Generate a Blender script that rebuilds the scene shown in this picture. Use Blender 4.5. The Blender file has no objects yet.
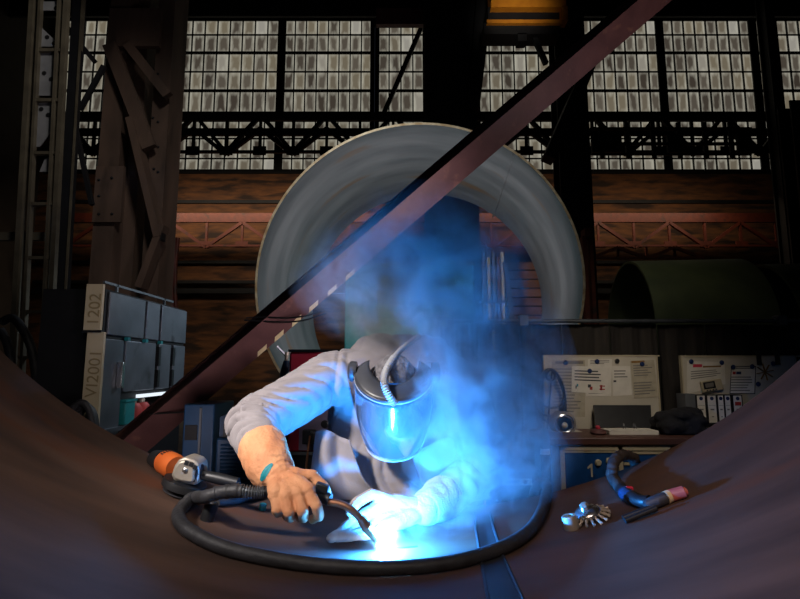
import bpy, math, random
import numpy as np
from mathutils import Vector, Matrix, noise
random.seed(7)
V = Vector
SC = bpy.context.scene
COL = SC.collection
PI = math.pi

# ------------------------------------------------------------------ camera geometry
F = 520.0
PITCH = math.atan(68.5 / F)
CAM = V((0, 0, 1.5))
def ray(px, py):
    fx = (px - 400) / F; fy = (299.5 - py) / F
    return V((fx, math.cos(PITCH) - fy * math.sin(PITCH), math.sin(PITCH) + fy * math.cos(PITCH)))
def at(px, py, Y):
    d = ray(px, py)
    return CAM + d * (Y / d.y)
cam_data = bpy.data.cameras.new('camera')
cam_data.sensor_width = 36.0
cam_data.lens = F / 800 * 36.0
cam_data.clip_start = 0.05
cam = bpy.data.objects.new('camera', cam_data)
COL.objects.link(cam)
cam.location = CAM
cam.rotation_euler = (PI / 2 + PITCH, 0, 0)
SC.camera = cam
SC.view_settings.view_transform = 'Standard'
SC.view_settings.look = 'None'
SC.view_settings.gamma = 1.0
SC.view_settings.exposure = 0.0
SC.cycles.use_denoising = True
SC.cycles.volume_step_rate = 0.7
SC.cycles.volume_max_steps = 256

# the rolled plate the welder works in: a cylinder along Y
PR, PCX, PCZ, PY1 = 2.34, 0.019, 1.5 + 1.8205, 2.0
def plate_pt(px, py, lift=0.0):
    """point on the inner face of the rolled plate seen at a pixel, raised by lift along its normal"""
    d = ray(px, py)
    ox, oz = CAM.x - PCX, CAM.z - PCZ
    a = d.x * d.x + d.z * d.z; b = 2 * (ox * d.x + oz * d.z); c = ox * ox + oz * oz - PR * PR
    t = (-b + math.sqrt(b * b - 4 * a * c)) / (2 * a)
    p = CAM + d * t
    n = V((PCX - p.x, 0, PCZ - p.z)).normalized()
    return p + n * lift
def plate_n(p):
    return V((PCX - p.x, 0, PCZ - p.z)).normalized()
def on_plate(x, y, lift=0.0):
    r = PR - lift
    return V((x, y, PCZ - math.sqrt(r * r - (x - PCX) ** 2)))

# ------------------------------------------------------------------ materials
def lin(c):
    if isinstance(c, str):
        c = [int(c[i:i + 2], 16) for i in (0, 2, 4)]
    return tuple(((x / 255) / 12.92 if x / 255 <= 0.04045 else ((x / 255 + 0.055) / 1.055) ** 2.4) for x in c)
MATS = {}
def mat(name, c1, c2=None, rough=0.6, metal=0.0, scale=8.0, detail=6.0, stretch=(1, 1, 1), bump=0.0, bscale=40.0, lo=0.35, hi=0.65, spec=0.5, c3=None, s3=2.0, t3=0.58, rvar=0.0, sheen=0.0):
    m = bpy.data.materials.new(name); MATS[name] = m
    m.use_nodes = True
    nt = m.node_tree; N = nt.nodes; L = nt.links
    b = N['Principled BSDF']
    b.inputs['Roughness'].default_value = rough
    b.inputs['Metallic'].default_value = metal
    b.inputs['Specular IOR Level'].default_value = spec
    if sheen: b.inputs['Sheen Weight'].default_value = sheen
    C1 = lin(c1) + (1,); C2 = lin(c2) + (1,) if c2 else C1
    tc = N.new('ShaderNodeTexCoord'); mp = N.new('ShaderNodeMapping')
    mp.inputs['Scale'].default_value = stretch
    L.new(tc.outputs['Object'], mp.inputs['Vector'])
    nz = N.new('ShaderNodeTexNoise'); nz.inputs['Scale'].default_value = scale; nz.inputs['Detail'].default_value = detail
    L.new(mp.outputs[0], nz.inputs['Vector'])
    rp = N.new('ShaderNodeValToRGB')
    rp.color_ramp.elements[0].position = lo; rp.color_ramp.elements[0].color = C1
    rp.color_ramp.elements[1].position = hi; rp.color_ramp.elements[1].color = C2
    L.new(nz.outputs['Fac'], rp.inputs[0])
    col = rp.outputs[0]
    if c3:
        n3 = N.new('ShaderNodeTexNoise'); n3.inputs['Scale'].default_value = s3; n3.inputs['Detail'].default_value = 8
        L.new(mp.outputs[0], n3.inputs['Vector'])
        r3 = N.new('ShaderNodeValToRGB')
        r3.color_ramp.elements[0].position = t3; r3.color_ramp.elements[1].position = t3 + 0.12
        L.new(n3.outputs['Fac'], r3.inputs[0])
        mx = N.new('ShaderNodeMix'); mx.data_type = 'RGBA'
        L.new(r3.outputs[0], mx.inputs[0]); L.new(col, mx.inputs[6]); mx.inputs[7].default_value = lin(c3) + (1,)
        col = mx.outputs[2]
    L.new(col, b.inputs['Base Color'])
    if rvar:
        mr = N.new('ShaderNodeMapRange'); mr.inputs[3].default_value = rough - rvar; mr.inputs[4].default_value = rough + rvar
        L.new(nz.outputs['Fac'], mr.inputs[0]); L.new(mr.outputs[0], b.inputs['Roughness'])
    if bump:
        bn = N.new('ShaderNodeTexNoise'); bn.inputs['Scale'].default_value = bscale; bn.inputs['Detail'].default_value = 5
        L.new(mp.outputs[0], bn.inputs['Vector'])
        bp = N.new('ShaderNodeBump'); bp.inputs['Strength'].default_value = bump; bp.inputs['Distance'].default_value = 0.01
        L.new(bn.outputs['Fac'], bp.inputs['Height']); L.new(bp.outputs[0], b.inputs['Normal'])
    return m
def emat(name, c, strength):
    m = bpy.data.materials.new(name); MATS[name] = m; m.use_nodes = True
    nt = m.node_tree; nt.nodes.clear()
    e = nt.nodes.new('ShaderNodeEmission'); e.inputs[0].default_value = lin(c) + (1,); e.inputs[1].default_value = strength
    o = nt.nodes.new('ShaderNodeOutputMaterial'); nt.links.new(e.outputs[0], o.inputs[0])
    return m

# ------------------------------------------------------------------ mesh building
class MB:
    def __init__(s): s.v = []; s.f = []; s.mi = []; s.m = 0; s.uv = None
    def add(s, vs, fs):
        b = len(s.v); s.v.extend(V(p) for p in vs); s.f.extend(tuple(i + b for i in f) for f in fs); s.mi.extend([s.m] * len(fs)); return s
    def obox(s, c, a, b, d):
        c, a, b, d = V(c), V(a), V(b), V(d)
        vs = [c + a * i + b * j + d * k for i in (-1, 1) for j in (-1, 1) for k in (-1, 1)]
        fs = [(0, 1, 3, 2), (4, 6, 7, 5), (0, 4, 5, 1), (2, 3, 7, 6), (0, 2, 6, 4), (1, 5, 7, 3)]
        if a.cross(b).dot(d) < 0: fs = [f[::-1] for f in fs]
        return s.add(vs, fs)
    def box(s, lo, hi):
        lo, hi = V(lo), V(hi); c = (lo + hi) / 2; h = (hi - lo) / 2
        return s.obox(c, (h.x, 0, 0), (0, h.y, 0), (0, 0, h.z))
    def pbox(s, x0, y0, x1, y1, Y, depth, zlo=None):
        """box whose front face fills a pixel rectangle at distance Y"""
        p, q = at(x0, (y0 + y1) / 2, Y), at(x1, (y0 + y1) / 2, Y)
        z1, z0 = at((x0 + x1) / 2, y0, Y).z, at((x0 + x1) / 2, y1, Y).z
        if zlo is not None: z0 = zlo
        return s.box((p.x, Y, z0), (q.x, Y + depth, z1))
    def bar(s, p, q, w, h, up=(0, 0, 1)):
        p, q = V(p), V(q); d = q - p; x = d.normalized(); u = V(up)
        if abs(x.dot(u)) > 0.95: u = V((0, 1, 0))
        y = u.cross(x).normalized(); z = x.cross(y).normalized()
        return s.obox((p + q) / 2, d / 2, y * (w / 2), z * (h / 2))
    def ring_frame(s, pts, i, closed=False):
        n = len(pts)
        a = pts[(i - 1) % n] if (closed or i > 0) else pts[i]
        b = pts[(i + 1) % n] if (closed or i < n - 1) else pts[i]
        return (b - a).normalized()
    def tube(s, pts, r, seg=10, closed=False, caps=True):
        pts = [V(p) for p in pts]; n = len(pts)
        rs = r if isinstance(r, (list, tuple)) else [r] * n
        t = s.ring_frame(pts, 0, closed); u = V((0, 0, 1)) if abs(t.z) < 0.9 else V((1, 0, 0))
        u = (u - t * u.dot(t)).normalized(); vs = []
        for i in range(n):
            t = s.ring_frame(pts, i, closed)
            u = (u - t * u.dot(t)); u = u.normalized() if u.length > 1e-6 else t.orthogonal().normalized()
            w = t.cross(u)
            for k in range(seg):
                an = 2 * PI * k / seg
                vs.append(pts[i] + (u * math.cos(an) + w * math.sin(an)) * rs[i])
        fs = []
        for i in range(n if closed else n - 1):
            j = (i + 1) % n
            for k in range(seg):
                k2 = (k + 1) % seg
                fs.append((i * seg + k, i * seg + k2, j * seg + k2, j * seg + k))
        if caps and not closed:
            fs.append(tuple(range(seg))[::-1]); fs.append(tuple((n - 1) * seg + k for k in range(seg)))
        return s.add(vs, fs)
    def cyl(s, p, q, r, seg=20, r2=None): return s.tube([p, q], [r, r if r2 is None else r2], seg)
    def lathe(s, prof, o, axis, seg=28):
        """prof: (radius, height) pairs, revolved about axis through o"""
        o = V(o); t = V(axis).normalized(); u = t.orthogonal().normalized(); w = t.cross(u)
        vs = []; n = len(prof)
        for r, h in prof:
            for k in range(seg):
                an = 2 * PI * k / seg
                vs.append(o + t * h + (u * math.cos(an) + w * math.sin(an)) * max(r, 1e-5))
        fs = [(i * seg + k, i * seg + (k + 1) % seg, (i + 1) * seg + (k + 1) % seg, (i + 1) * seg + k) for i in range(n - 1) for k in range(seg)]
        fs.append(tuple(range(seg))[::-1]); fs.append(tuple((n - 1) * seg + k for k in range(seg)))
        return s.add(vs, fs)
    def prism(s, poly, o, ux, uy, thick):
        o, ux, uy = V(o), V(ux), V(uy); nn = ux.cross(uy).normalized() * thick; n = len(poly)
        vs = [o + ux * a + uy * b for a, b in poly] + [o + ux * a + uy * b + nn for a, b in poly]
        fs = [tuple(range(n))[::-1], tuple(range(n, 2 * n))] + [(i, (i + 1) % n, n + (i + 1) % n, n + i) for i in range(n)]
        return s.add(vs, fs)
    def ball(s, c, r, ux=(1, 0, 0), uy=(0, 1, 0), uz=(0, 0, 1), seg=18, rings=12):
        c = V(c); r = (r, r, r) if not hasattr(r, '__len__') else r
        ux, uy, uz = V(ux) * r[0], V(uy) * r[1], V(uz) * r[2]
        vs = [c + uz]; fs = []
        for i in range(1, rings):
            th = PI * i / rings
            for k in range(seg):
                ph = 2 * PI * k / seg
                vs.append(c + uz * math.cos(th) + (ux * math.cos(ph) + uy * math.sin(ph)) * math.sin(th))
        vs.append(c - uz); e = len(vs) - 1
        for k in range(seg):
            fs.append((0, 1 + k, 1 + (k + 1) % seg)); b = 1 + (rings - 2) * seg
            fs.append((e, b + (k + 1) % seg, b + k))
        for i in range(rings - 2):
            for k in range(seg):
                a = 1 + i * seg; fs.append((a + k, a + seg + k, a + seg + (k + 1) % seg, a + (k + 1) % seg))
        return s.add(vs, fs)
    def cap(s, p, q, r1, r2=None, seg=14):
        """tapered capsule"""
        p, q = V(p), V(q); r2 = r1 if r2 is None else r2; d = q - p; t = d.normalized(); pts = []; rs = []
        for k in range(5):
            a = PI / 2 * k / 5 + 0.06; pts.append(p - t * r1 * math.cos(a)); rs.append(r1 * math.sin(a))
        for k in range(5): pts.append(p + d * k / 4); rs.append(r1 + (r2 - r1) * k / 4)
        for k in range(1, 6):
            a = PI / 2 * k / 5.2; pts.append(q + t * r2 * math.sin(a)); rs.append(r2 * math.cos(a))
        return s.tube(pts, rs, seg)
    def build(s, name, mats, parent=None, origin=None, bevel=0.0, sharp=38):
        o0 = world_loc(parent) if parent is not None else V((0, 0, 0))
        off = V(origin) if origin is not None else o0
        me = bpy.data.meshes.new(name)
        me.from_pydata([tuple(p - off) for p in s.v], [], s.f)
        return finish(me, name, mats, s.mi, parent, off - o0 if origin is not None else V((0, 0, 0)), bevel, sharp, s.uv)
def world_loc(o):
    l = V((0, 0, 0))
    while o is not None: l = l + o.location; o = o.parent
    return l
def finish(me, name, mats, mi, parent, loc, bevel=0.0, sharp=38, uv=None):
    mats = mats if isinstance(mats, (list, tuple)) else [mats]
    for m in mats: me.materials.append(MATS[m] if isinstance(m, str) else m)
    if mi and len(mats) > 1: me.polygons.foreach_set('material_index', mi)
    if uv:
        l = me.uv_layers.new(name='UVMap')
        for i, c in enumerate(uv): l.data[i].uv = c
    me.polygons.foreach_set('use_smooth', [True] * len(me.polygons))
    me.set_sharp_from_angle(angle=math.radians(sharp))
    o = bpy.data.objects.new(name, me); COL.objects.link(o); o.location = loc
    if parent is not None: o.parent = parent
    if bevel:
        b = o.modifiers.new('bevel', 'BEVEL'); b.width = bevel; b.segments = 2; b.limit_method = 'ANGLE'
    return o
def tag(o, label, cat, group=None, kind=None):
    o['label'] = label; o['category'] = cat
    if group: o['group'] = group
    if kind: o['kind'] = kind
    return o
def thing(name, label, cat, loc, group=None, kind=None):
    o = bpy.data.objects.new(name, None); COL.objects.link(o); o.location = V(loc); o.empty_display_size = 0.05
    return tag(o, label, cat, group, kind)
def kids(o): return [c for c in COL.objects if c.parent == o]
def copy_tree(o, parent=None):
    c = o.copy(); COL.objects.link(c)
    if parent is not None: c.parent = parent
    for ch in kids(o): copy_tree(ch, c)
    return c
def text_part(name, s, size, o, ux, uy, m, parent, thick=0.001, space=1.0):
    cu = bpy.data.curves.new(name, 'FONT'); cu.body = s; cu.size = size; cu.extrude = thick; cu.space_character = space
    t = bpy.data.objects.new(name, cu); COL.objects.link(t)
    dg = bpy.context.evaluated_depsgraph_get()
    me = bpy.data.meshes.new_from_object(t.evaluated_get(dg))
    bpy.data.objects.remove(t)
    ux, uy = V(ux).normalized(), V(uy).normalized(); w = ux.cross(uy); off = world_loc(parent)
    for v in me.vertices:
        c = v.co.copy(); v.co = V(o) + ux * c.x + uy * c.y + w * c.z - off
    me.materials.clear()
    return finish(me, name, m, None, parent, V((0, 0, 0)))
def remesh(mb, name, m, parent, voxel, smooth=6, disp=None, sharp=180, cut=None):
    me = bpy.data.meshes.new('tmp'); me.from_pydata([tuple(p) for p in mb.v], [], mb.f)
    t = bpy.data.objects.new('tmp', me); COL.objects.link(t)
    r = t.modifiers.new('r', 'REMESH'); r.mode = 'VOXEL'; r.voxel_size = voxel
    if smooth:
        k = t.modifiers.new('s', 'SMOOTH'); k.factor = 0.5; k.iterations = smooth
    dg = bpy.context.evaluated_depsgraph_get(); dg.update()
    out = bpy.data.meshes.new_from_object(t.evaluated_get(dg)); out.name = name
    bpy.data.objects.remove(t); bpy.data.meshes.remove(me)
    off = world_loc(parent) if parent else V((0, 0, 0))
    ns = [v.normal.copy() for v in out.vertices]
    for v, n in zip(out.vertices, ns):
        c = v.co.copy()
        if disp: c = c + n * disp(c, n)
        v.co = c - off
    return finish(out, name, m, None, parent, V((0, 0, 0)), 0, sharp)
def spline(pts, n=8):
    pts = [V(p) for p in pts]; out = []
    for i in range(len(pts) - 1):
        p0 = pts[max(i - 1, 0)]; p1 = pts[i]; p2 = pts[i + 1]; p3 = pts[min(i + 2, len(pts) - 1)]
        for k in range(n):
            t = k / n
            out.append(0.5 * ((2 * p1) + (p2 - p0) * t + (2 * p0 - 5 * p1 + 4 * p2 - p3) * t * t + (3 * p1 - p0 - 3 * p2 + p3) * t ** 3))
    out.append(pts[-1]); return out

# palette
mat('brick', '4a3020', '6b4426', rough=0.9, scale=1.6, stretch=(1, 1, 5), c3='2a1c16', s3=0.7, t3=0.5, bump=0.3, bscale=12)
mat('dark_steel', '101217', '191a1e', rough=0.6, metal=0.3, scale=3)
mat('column_steel', '4e4038', '6a564a', rough=0.6, metal=0.2, scale=2.5, stretch=(1, 1, .3), c3='2c2622', s3=1.6)
mat('lattice_steel', '4a4438', '5d5748', rough=0.6, metal=0.2, scale=5)
mat('gusset_grey', '75777a', '8b8d90', rough=0.6, metal=0.2, scale=4)
mat('orange_paint', '4a1a0e', '5a2210', rough=0.6, scale=5, c3='2c1812', s3=3)
mat('yellow_paint', 'b8701a', 'c8801e', rough=0.5, scale=5)
mat('red_brown', '5a3a3a', '6a4644', rough=0.55, scale=6, c3='80584c', s3=9, t3=0.62, bump=0.12, bscale=60)
mat('cream_paint', 'd2bf90', 'e2d2a4', rough=0.6, scale=12)
mat('mill_scale', '706f73', '8b8a8d', rough=0.4, metal=0.55, scale=2.2, stretch=(.3, 1.3, .3), c3='8a6a50', s3=1.6, t3=0.6, bump=0.03, bscale=6, rvar=0.1)
mat('cut_edge', 'b49468', 'd8c6a0', rough=0.45, metal=0.4, scale=9)
mat('plate_steel', '41332d', '5c463b', rough=0.68, metal=0.15, spec=0.25, scale=3.4, stretch=(.4, 2.2, .4), detail=9, c3='5e3c2c', s3=2.2, t3=0.57, bump=0.05, bscale=16, rvar=0.1)
mat('green_steel', '3d4430', '4c5238', rough=0.6, metal=0.2, scale=2)
mat('concrete', '39383a', '4a4846', rough=0.85, scale=2)
mat('dark_wall', '241e1b', '2e2723', rough=0.9, scale=1.2)
mat('drawer_steel', '5d626b', '6f757e', rough=0.42, metal=0.5, scale=3, c3='44464c', s3=4, t3=0.6, bump=0.08, bscale=20)
mat('teal_paint', '1c7a80', '238a8c', rough=0.5, scale=5)
mat('red_plastic', 'c02c44', 'cc3850', rough=0.5, scale=5)
mat('screen_cloth', '241f1d', '35302b', rough=0.85, scale=5, stretch=(1, 1, .25), c3='4b4238', s3=2.4, t3=0.55)
mat('pipe_grey', '5b6066', '6b7076', rough=0.4, metal=0.5, scale=6)
mat('white_board', 'b9b1a0', 'c7bfae', rough=0.45, scale=3)
mat('paper', 'cfc9bd', 'dbd5c9', rough=0.8, scale=10)
mat('paper_buff', 'a39a86', 'b5ab96', rough=0.8, scale=14)
mat('ink', '3a3a40', rough=0.8)
mat('ink_grey', '77736c', rough=0.8)
mat('blue_paint', '0c3c74', '0f4a88', rough=0.45, scale=4, c3='0a2c58', s3=6)
mat('navy_paint', '12304e', '173a5c', rough=0.5, scale=4)
mat('cream_metal', 'b0a488', 'bdb196', rough=0.5, scale=5)
mat('bench_wood', '4a2f28', '5c3a30', rough=0.5, scale=6, stretch=(.3, 1, 1))
mat('black_plastic', '121315', '1c1d20', rough=0.45, scale=10)
mat('rubber', '232326', '323236', rough=0.55, scale=18, bump=0.25, bscale=60)
mat('hose_cloth', '2b2624', '403935', rough=0.8, scale=30, bump=0.4, bscale=90)
mat('blue_magnet', '15264e', '1c3260', rough=0.4)
mat('orange_plastic', 'b4521f', 'c46428', rough=0.45, scale=6)
mat('cast_alu', '9a9184', 'b3aa9c', rough=0.5, metal=0.55, scale=12, bump=0.1, bscale=60)
mat('chrome', 'a8aaad', 'c8cacc', rough=0.25, metal=0.95, scale=8)
mat('seam_steel', '26282c', '34363a', rough=0.6, metal=0.3, scale=9)
mat('copper', '9a6a50', 'b08064', rough=0.35, metal=0.8, scale=9)
mat('jacket', '7c7678', '8b8587', rough=0.85, scale=7, bump=0.12, bscale=240, sheen=0.15)
mat('trousers', '35373c', '404248', rough=0.9, scale=7)
mat('leather_tan', 'c4835a', 'd2966c', rough=0.75, scale=16, c3='9a6a4a', s3=22, t3=0.62, bump=0.35, bscale=110)
mat('leather_pale', 'a2958a', 'b4a69a', rough=0.75, scale=16, c3='9a8a7c', s3=18, t3=0.62, bump=0.3, bscale=110)
mat('skin', 'b98468', 'c8937a', rough=0.55, scale=20)
mat('hair', '5c595c', '7d7a7d', rough=0.9, scale=60, bump=0.35, bscale=160)
mat('helmet_grey', '303238', '3c3e44', rough=0.4, scale=9)
mat('band_grey', '9a9ca2', 'aaacb2', rough=0.45, scale=9)
mat('leather_boot', '1d1a18', '2a2522', rough=0.5, scale=12)
mat('teal_print', '0f7f8a', rough=0.6)
mat('dark_cloth', '0d0d12', '15151b', rough=0.9, scale=20, bump=0.5, bscale=30)
mat('timber', '6e4526', '865832', rough=0.85, scale=4, stretch=(.2, 1, 1), c3='382418', s3=2)
mat('grey_paint', '55585c', '63666a', rough=0.55, scale=5)
mat('lavender_panel', '8a7f96', '978ca2', rough=0.5, scale=6)
mat('ribbon_red', 'a8302c', rough=0.6)
mat('pink_ceramic', '9a4a44', 'b05a52', rough=0.5, scale=14)
mat('buff_tape', 'c2ae8c', rough=0.7)
mat('lcd', '1d221c', rough=0.3)
mat('strip_text', '8a7c5c', rough=0.8)
mat('rust_star', '7a5428', '8e6a30', rough=0.7)
emat('lamp_white', 'dfe9f2', 1.2)
emat('arc_white', 'e6f2ff', 60.0)
# ------------------------------------------------------------------ the hall
def struct(o, label, cat): return tag(o, label, cat, kind='structure')
def slab(name, lo, hi, m, label, cat):
    return struct(MB().box(lo, hi).build(name, m, origin=((lo[0] + hi[0]) / 2, (lo[1] + hi[1]) / 2, lo[2])), label, cat)
WY = 18.0
slab('floor', (-13, -5, -0.2), (17, 18.6, 0), 'concrete', 'dark grey concrete floor of the workshop hall', 'floor')
slab('wall_back', (-13, WY, 0), (17, WY + 0.4, at(400, 171, WY).z), 'brick', 'brown brick lower wall under the big windows', 'wall')
slab('wall_left', (-13.3, -5, 0), (-13, 18.6, 14.6), 'dark_wall', 'dark side wall beyond the riveted column', 'wall')
slab('wall_right', (17, -5, 0), (17.3, 18.6, 14.6), 'dark_wall', 'dark side wall beyond the green pipe sections', 'wall')
slab('ceiling', (-13.3, -5, 14.6), (17.3, 18.6, 14.8), 'dark_wall', 'dark roof high over the hall', 'ceiling')
zt = at(400, 17, WY).z
slab('wall_upper', (-13, WY, zt), (17, WY + 0.4, 14.6), 'dark_wall', 'dark strip of wall above the windows', 'wall')
# ledges on the back wall
for k, (y0, y1, d, m, lb) in enumerate([(201, 204, .12, 'dark_steel', 'thin dark ledge on the brick wall just above the orange truss'),
                              (261, 264, .1, 'dark_steel', 'dark pipe ledge on the brick wall below the orange truss'),
                              (281, 284, .15, 'dark_steel', 'upper of the two low dark rails along the brick wall'),
                              (289, 294, .15, 'dark_steel', 'lower of the two low dark rails along the brick wall'),
                              (171, 174, .06, 'dark_steel', 'dark sill under the big windows')]):
    mb = MB(); z1, z0 = at(400, y0, WY).z, at(400, y1, WY).z
    mb.box((-12.8, WY - d, z0), (16.8, WY, z1))
    struct(mb.build('trim_%d' % (k + 1), m, origin=(0, WY, z0)), lb, 'ledge')

# window panes: lit by daylight outside, dirty in the middle
def pane_mat():
    m = bpy.data.materials.new('dirty_pane'); MATS['pane'] = m; m.use_nodes = True
    nt = m.node_tree; N = nt.nodes; L = nt.links; N.clear()
    out = N.new('ShaderNodeOutputMaterial'); e = N.new('ShaderNodeEmission')
    uv = N.new('ShaderNodeUVMap'); g = N.new('ShaderNodeNewGeometry'); tc = N.new('ShaderNodeTexCoord')
    sep = N.new('ShaderNodeSeparateXYZ'); L.new(uv.outputs[0], sep.inputs[0])
    def M(op, a, b=None, clamp=False):
        n = N.new('ShaderNodeMath'); n.operation = op; n.use_clamp = clamp
        for i, x in enumerate((a, b)):
            if x is None: continue
            if isinstance(x, (int, float)): n.inputs[i].default_value = x
            else: L.new(x, n.inputs[i])
        return n.outputs[0]
    dx = M('ABSOLUTE', M('SUBTRACT', sep.outputs[0], 0.5)); dy = M('ABSOLUTE', M('SUBTRACT', sep.outputs[1], 0.5))
    edge = M('MAXIMUM', dx, M('MULTIPLY', dy, 0.8))
    nz = N.new('ShaderNodeTexNoise'); nz.inputs['Scale'].default_value = 5; nz.inputs['Detail'].default_value = 6
    mpp = N.new('ShaderNodeMapping'); mpp.inputs['Scale'].default_value = (1.6, 1, .45); L.new(tc.outputs['Object'], mpp.inputs[0]); L.new(mpp.outputs[0], nz.inputs['Vector'])
    e2 = M('ADD', edge, M('MULTIPLY', M('SUBTRACT', nz.outputs['Fac'], 0.5), 0.5))
    mr = N.new('ShaderNodeMapRange'); mr.inputs[1].default_value = 0.2; mr.inputs[2].default_value = 0.52
    L.new(e2, mr.inputs[0])
    rnd = g.outputs['Random Per Island']
    rp = N.new('ShaderNodeValToRGB'); el = rp.color_ramp.elements
    el[0].position = 0; el[0].color = lin('3a332c') + (1,)
    el[1].position = .97; el[1].color = lin('9a968c') + (1,)
    x = el.new(0.5); x.color = lin('5a5349') + (1,)
    x = el.new(0.93); x.color = lin('756c5a') + (1,)
    L.new(rnd, rp.inputs[0])
    mx = N.new('ShaderNodeMix'); mx.data_type = 'RGBA'
    L.new(M('MULTIPLY', mr.outputs[0], 0.62), mx.inputs[0]); L.new(rp.outputs[0], mx.inputs[6]); mx.inputs[7].default_value = lin('c8c5b4') + (1,)
    L.new(mx.outputs[2], e.inputs[0]); e.inputs[1].default_value = 0.85
    L.new(e.outputs[0], out.inputs[0])
pane_mat()
rows = [18, 34, 52, 71, 90, 113, 120.5, 138, 152, 158, 171]
bays = [(56, 171), (176, 278), (282, 372), (377, 425), (430, 474), (478, 577), (583, 662), (666, 757), (761, 773), (782, 842)]
WLAB = ['factory window of dirty panes behind the riveted column', 'factory window of dirty panes right of the riveted column',
        'factory window of dirty panes above the left of the big ring', 'narrow factory window with a diagonal brace, left of the wide dark column',
        'factory window strip hidden behind the wide dark column', 'factory window under the yellow crane trolley',
        'factory window cut by the top of the leaning beam', 'large factory window above the green pipe section',
        'very narrow window sliver between two dark posts', 'factory window in the top right corner']
for wi, (x0, x1) in enumerate(bays):
    o = thing('window_%d' % (wi + 1), WLAB[wi], 'window', at((x0 + x1) / 2, 171, WY), kind='structure')
    p = MB(); uv = []
    n = max(1, round((x1 - x0) / 12.0)); w = (x1 - x0) / n
    zs = [at(400, y, WY).z for y in rows]
    # x measured at the mid height so that bays stay vertical
    X = lambda px: at(px, 90, WY).x
    for r in range(len(rows) - 1):
        for c in range(n):
            a, b = X(x0 + c * w + .7), X(x0 + (c + 1) * w - .7); t, u = zs[r] - .02, zs[r + 1] + .02
            p.add([(a, WY + .08, u), (b, WY + .08, u), (b, WY + .08, t), (a, WY + .08, t)], [(0, 1, 2, 3)])
            p.add([(a, WY + .1, u), (b, WY + .1, u), (b, WY + .1, t), (a, WY + .1, t)], [(3, 2, 1, 0)])
            uv += [(0, 0), (1, 0), (1, 1), (0, 1)] * 2
    p.uv = uv; q = p.build('glass', 'pane', o); q['kind'] = 'structure'
    fr = MB()
    for r, z in enumerate(zs):
        h = .1 if r in (2, 4) else (.16 if r in (0, 5, 10) else .045)
        fr.box((X(x0), WY + .03, z - h / 2), (X(x1), WY + .12, z + h / 2))
    for c in range(n + 1):
        h = .16 if c in (0, n) else .035
        xx = X(x0 + c * w); fr.box((xx - h / 2, WY + .02, zs[-1]), (xx + h / 2, WY + .13, zs[0]))
    q = fr.build('window_frame', 'dark_steel', o); q['kind'] = 'structure'

# steel posts between windows and big hall columns
def column(x0, x1, ytop, ybot, Y, depth, m, label, name='steel_column', extra=None, to_floor=True):
    a, b = at(x0, 100, Y).x, at(x1, 100, Y).x
    z1 = at(400, ytop, Y).z; z0 = 0 if to_floor else at(400, ybot, Y).z
    o = thing(name, label, 'column', ((a + b) / 2, Y, z0), kind='thing')
    w = b - a; mb = MB()
    mb.box((a, Y, z0), (b, Y + .05, z1)).box((a, Y + depth - .05, z0), (b, Y + depth, z1)).box(((a + b) / 2 - .06, Y + .05, z0), ((a + b) / 2 + .06, Y + depth - .05, z1))
    mb.build('post', m, o)
    if to_floor:
        MB().box((a - .15, Y - .15, z0), (b + .15, Y + depth + .15, z0 + .06)).build('base_plate', m, o)
    if extra: extra(o)
    return o
HT = 14.6
def wide_extra(o):
    Y = 13.4
    mb = MB(); P = lambda x, y: at(x, y, Y)
    a, b, c, d = P(478, 113), P(492, -5), P(476, -5), P(466, 113)
    mb.prism([(0, 0)] + [((q - a).x, (q - a).z) for q in (b, c, d)], a, (1, 0, 0), (0, 0, 1), .3)
    mb.build('bracket', 'dark_steel', o)
column(425, 477, -40, 0, 13.4, .8, 'dark_steel', 'wide dark steel column rising behind the top of the big ring', extra=wide_extra)
column(557, 588, -40, 0, 13.6, .6, 'dark_steel', 'dark steel column behind the right side of the big ring')
column(774, 783, -40, 0, 14.5, .4, 'dark_steel', 'dark steel column near the top right corner window')
column(790, 830, 100, 0, 13.0, .5, 'dark_steel', 'dark column at the right edge above the green pipe')
column(152, 173, -40, 0, 14.2, .5, 'dark_steel', 'slim dark column just right of the riveted column')

# crane runway truss in front of the lower windows
def truss(name, label, x0, x1, Y, ys, m, chords, mids, panel, diag_w, group=None, gus=True, alt=False):
    """chords: (ytop, ybottom) pixel bands of long members; ys: pixel rows between which the web members run"""
    o = thing(name, label, 'truss', at((x0 + x1) / 2, chords[-1][1], Y), group, kind='thing')
    A, B = at(x0, 200, Y).x, at(x1, 200, Y).x
    for k, (a, b) in enumerate(chords):
        MB().box((A, Y, at(400, b, Y).z), (B, Y + .1, at(400, a, Y).z)).build('chord', m, o)
    n = max(1, round((x1 - x0) / panel)); st = (B - A) / n
    for (ya, yb) in ys:
        za, zb = at(400, ya, Y).z, at(400, yb, Y).z
        for i in range(n):
            xa = A + i * st
            zs = (zb, za) if (i % 2 == 0) != alt else (za, zb)
            MB().bar((xa, Y + .05, zs[0]), (xa + st, Y + .05, zs[1]), diag_w, diag_w).build('brace', m, o)
            if i and mids: MB().bar((xa, Y + .06, za), (xa, Y + .06, zb), diag_w * .7, diag_w * .7).build('upright', m, o)
            if gus and i:
                MB().box((xa - .2, Y + .02, zb - .02), (xa + .2, Y + .05, zb + .2)).build('gusset', m, o)
    return o
truss('crane_runway', 'dark crane runway truss crossing in front of the lower windows', 20, 800, 15.2, [(114, 152), (128, 154)], 'dark_steel', [(112, 120), (128, 135), (150, 152.5)], True, 34, .12)
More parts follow.
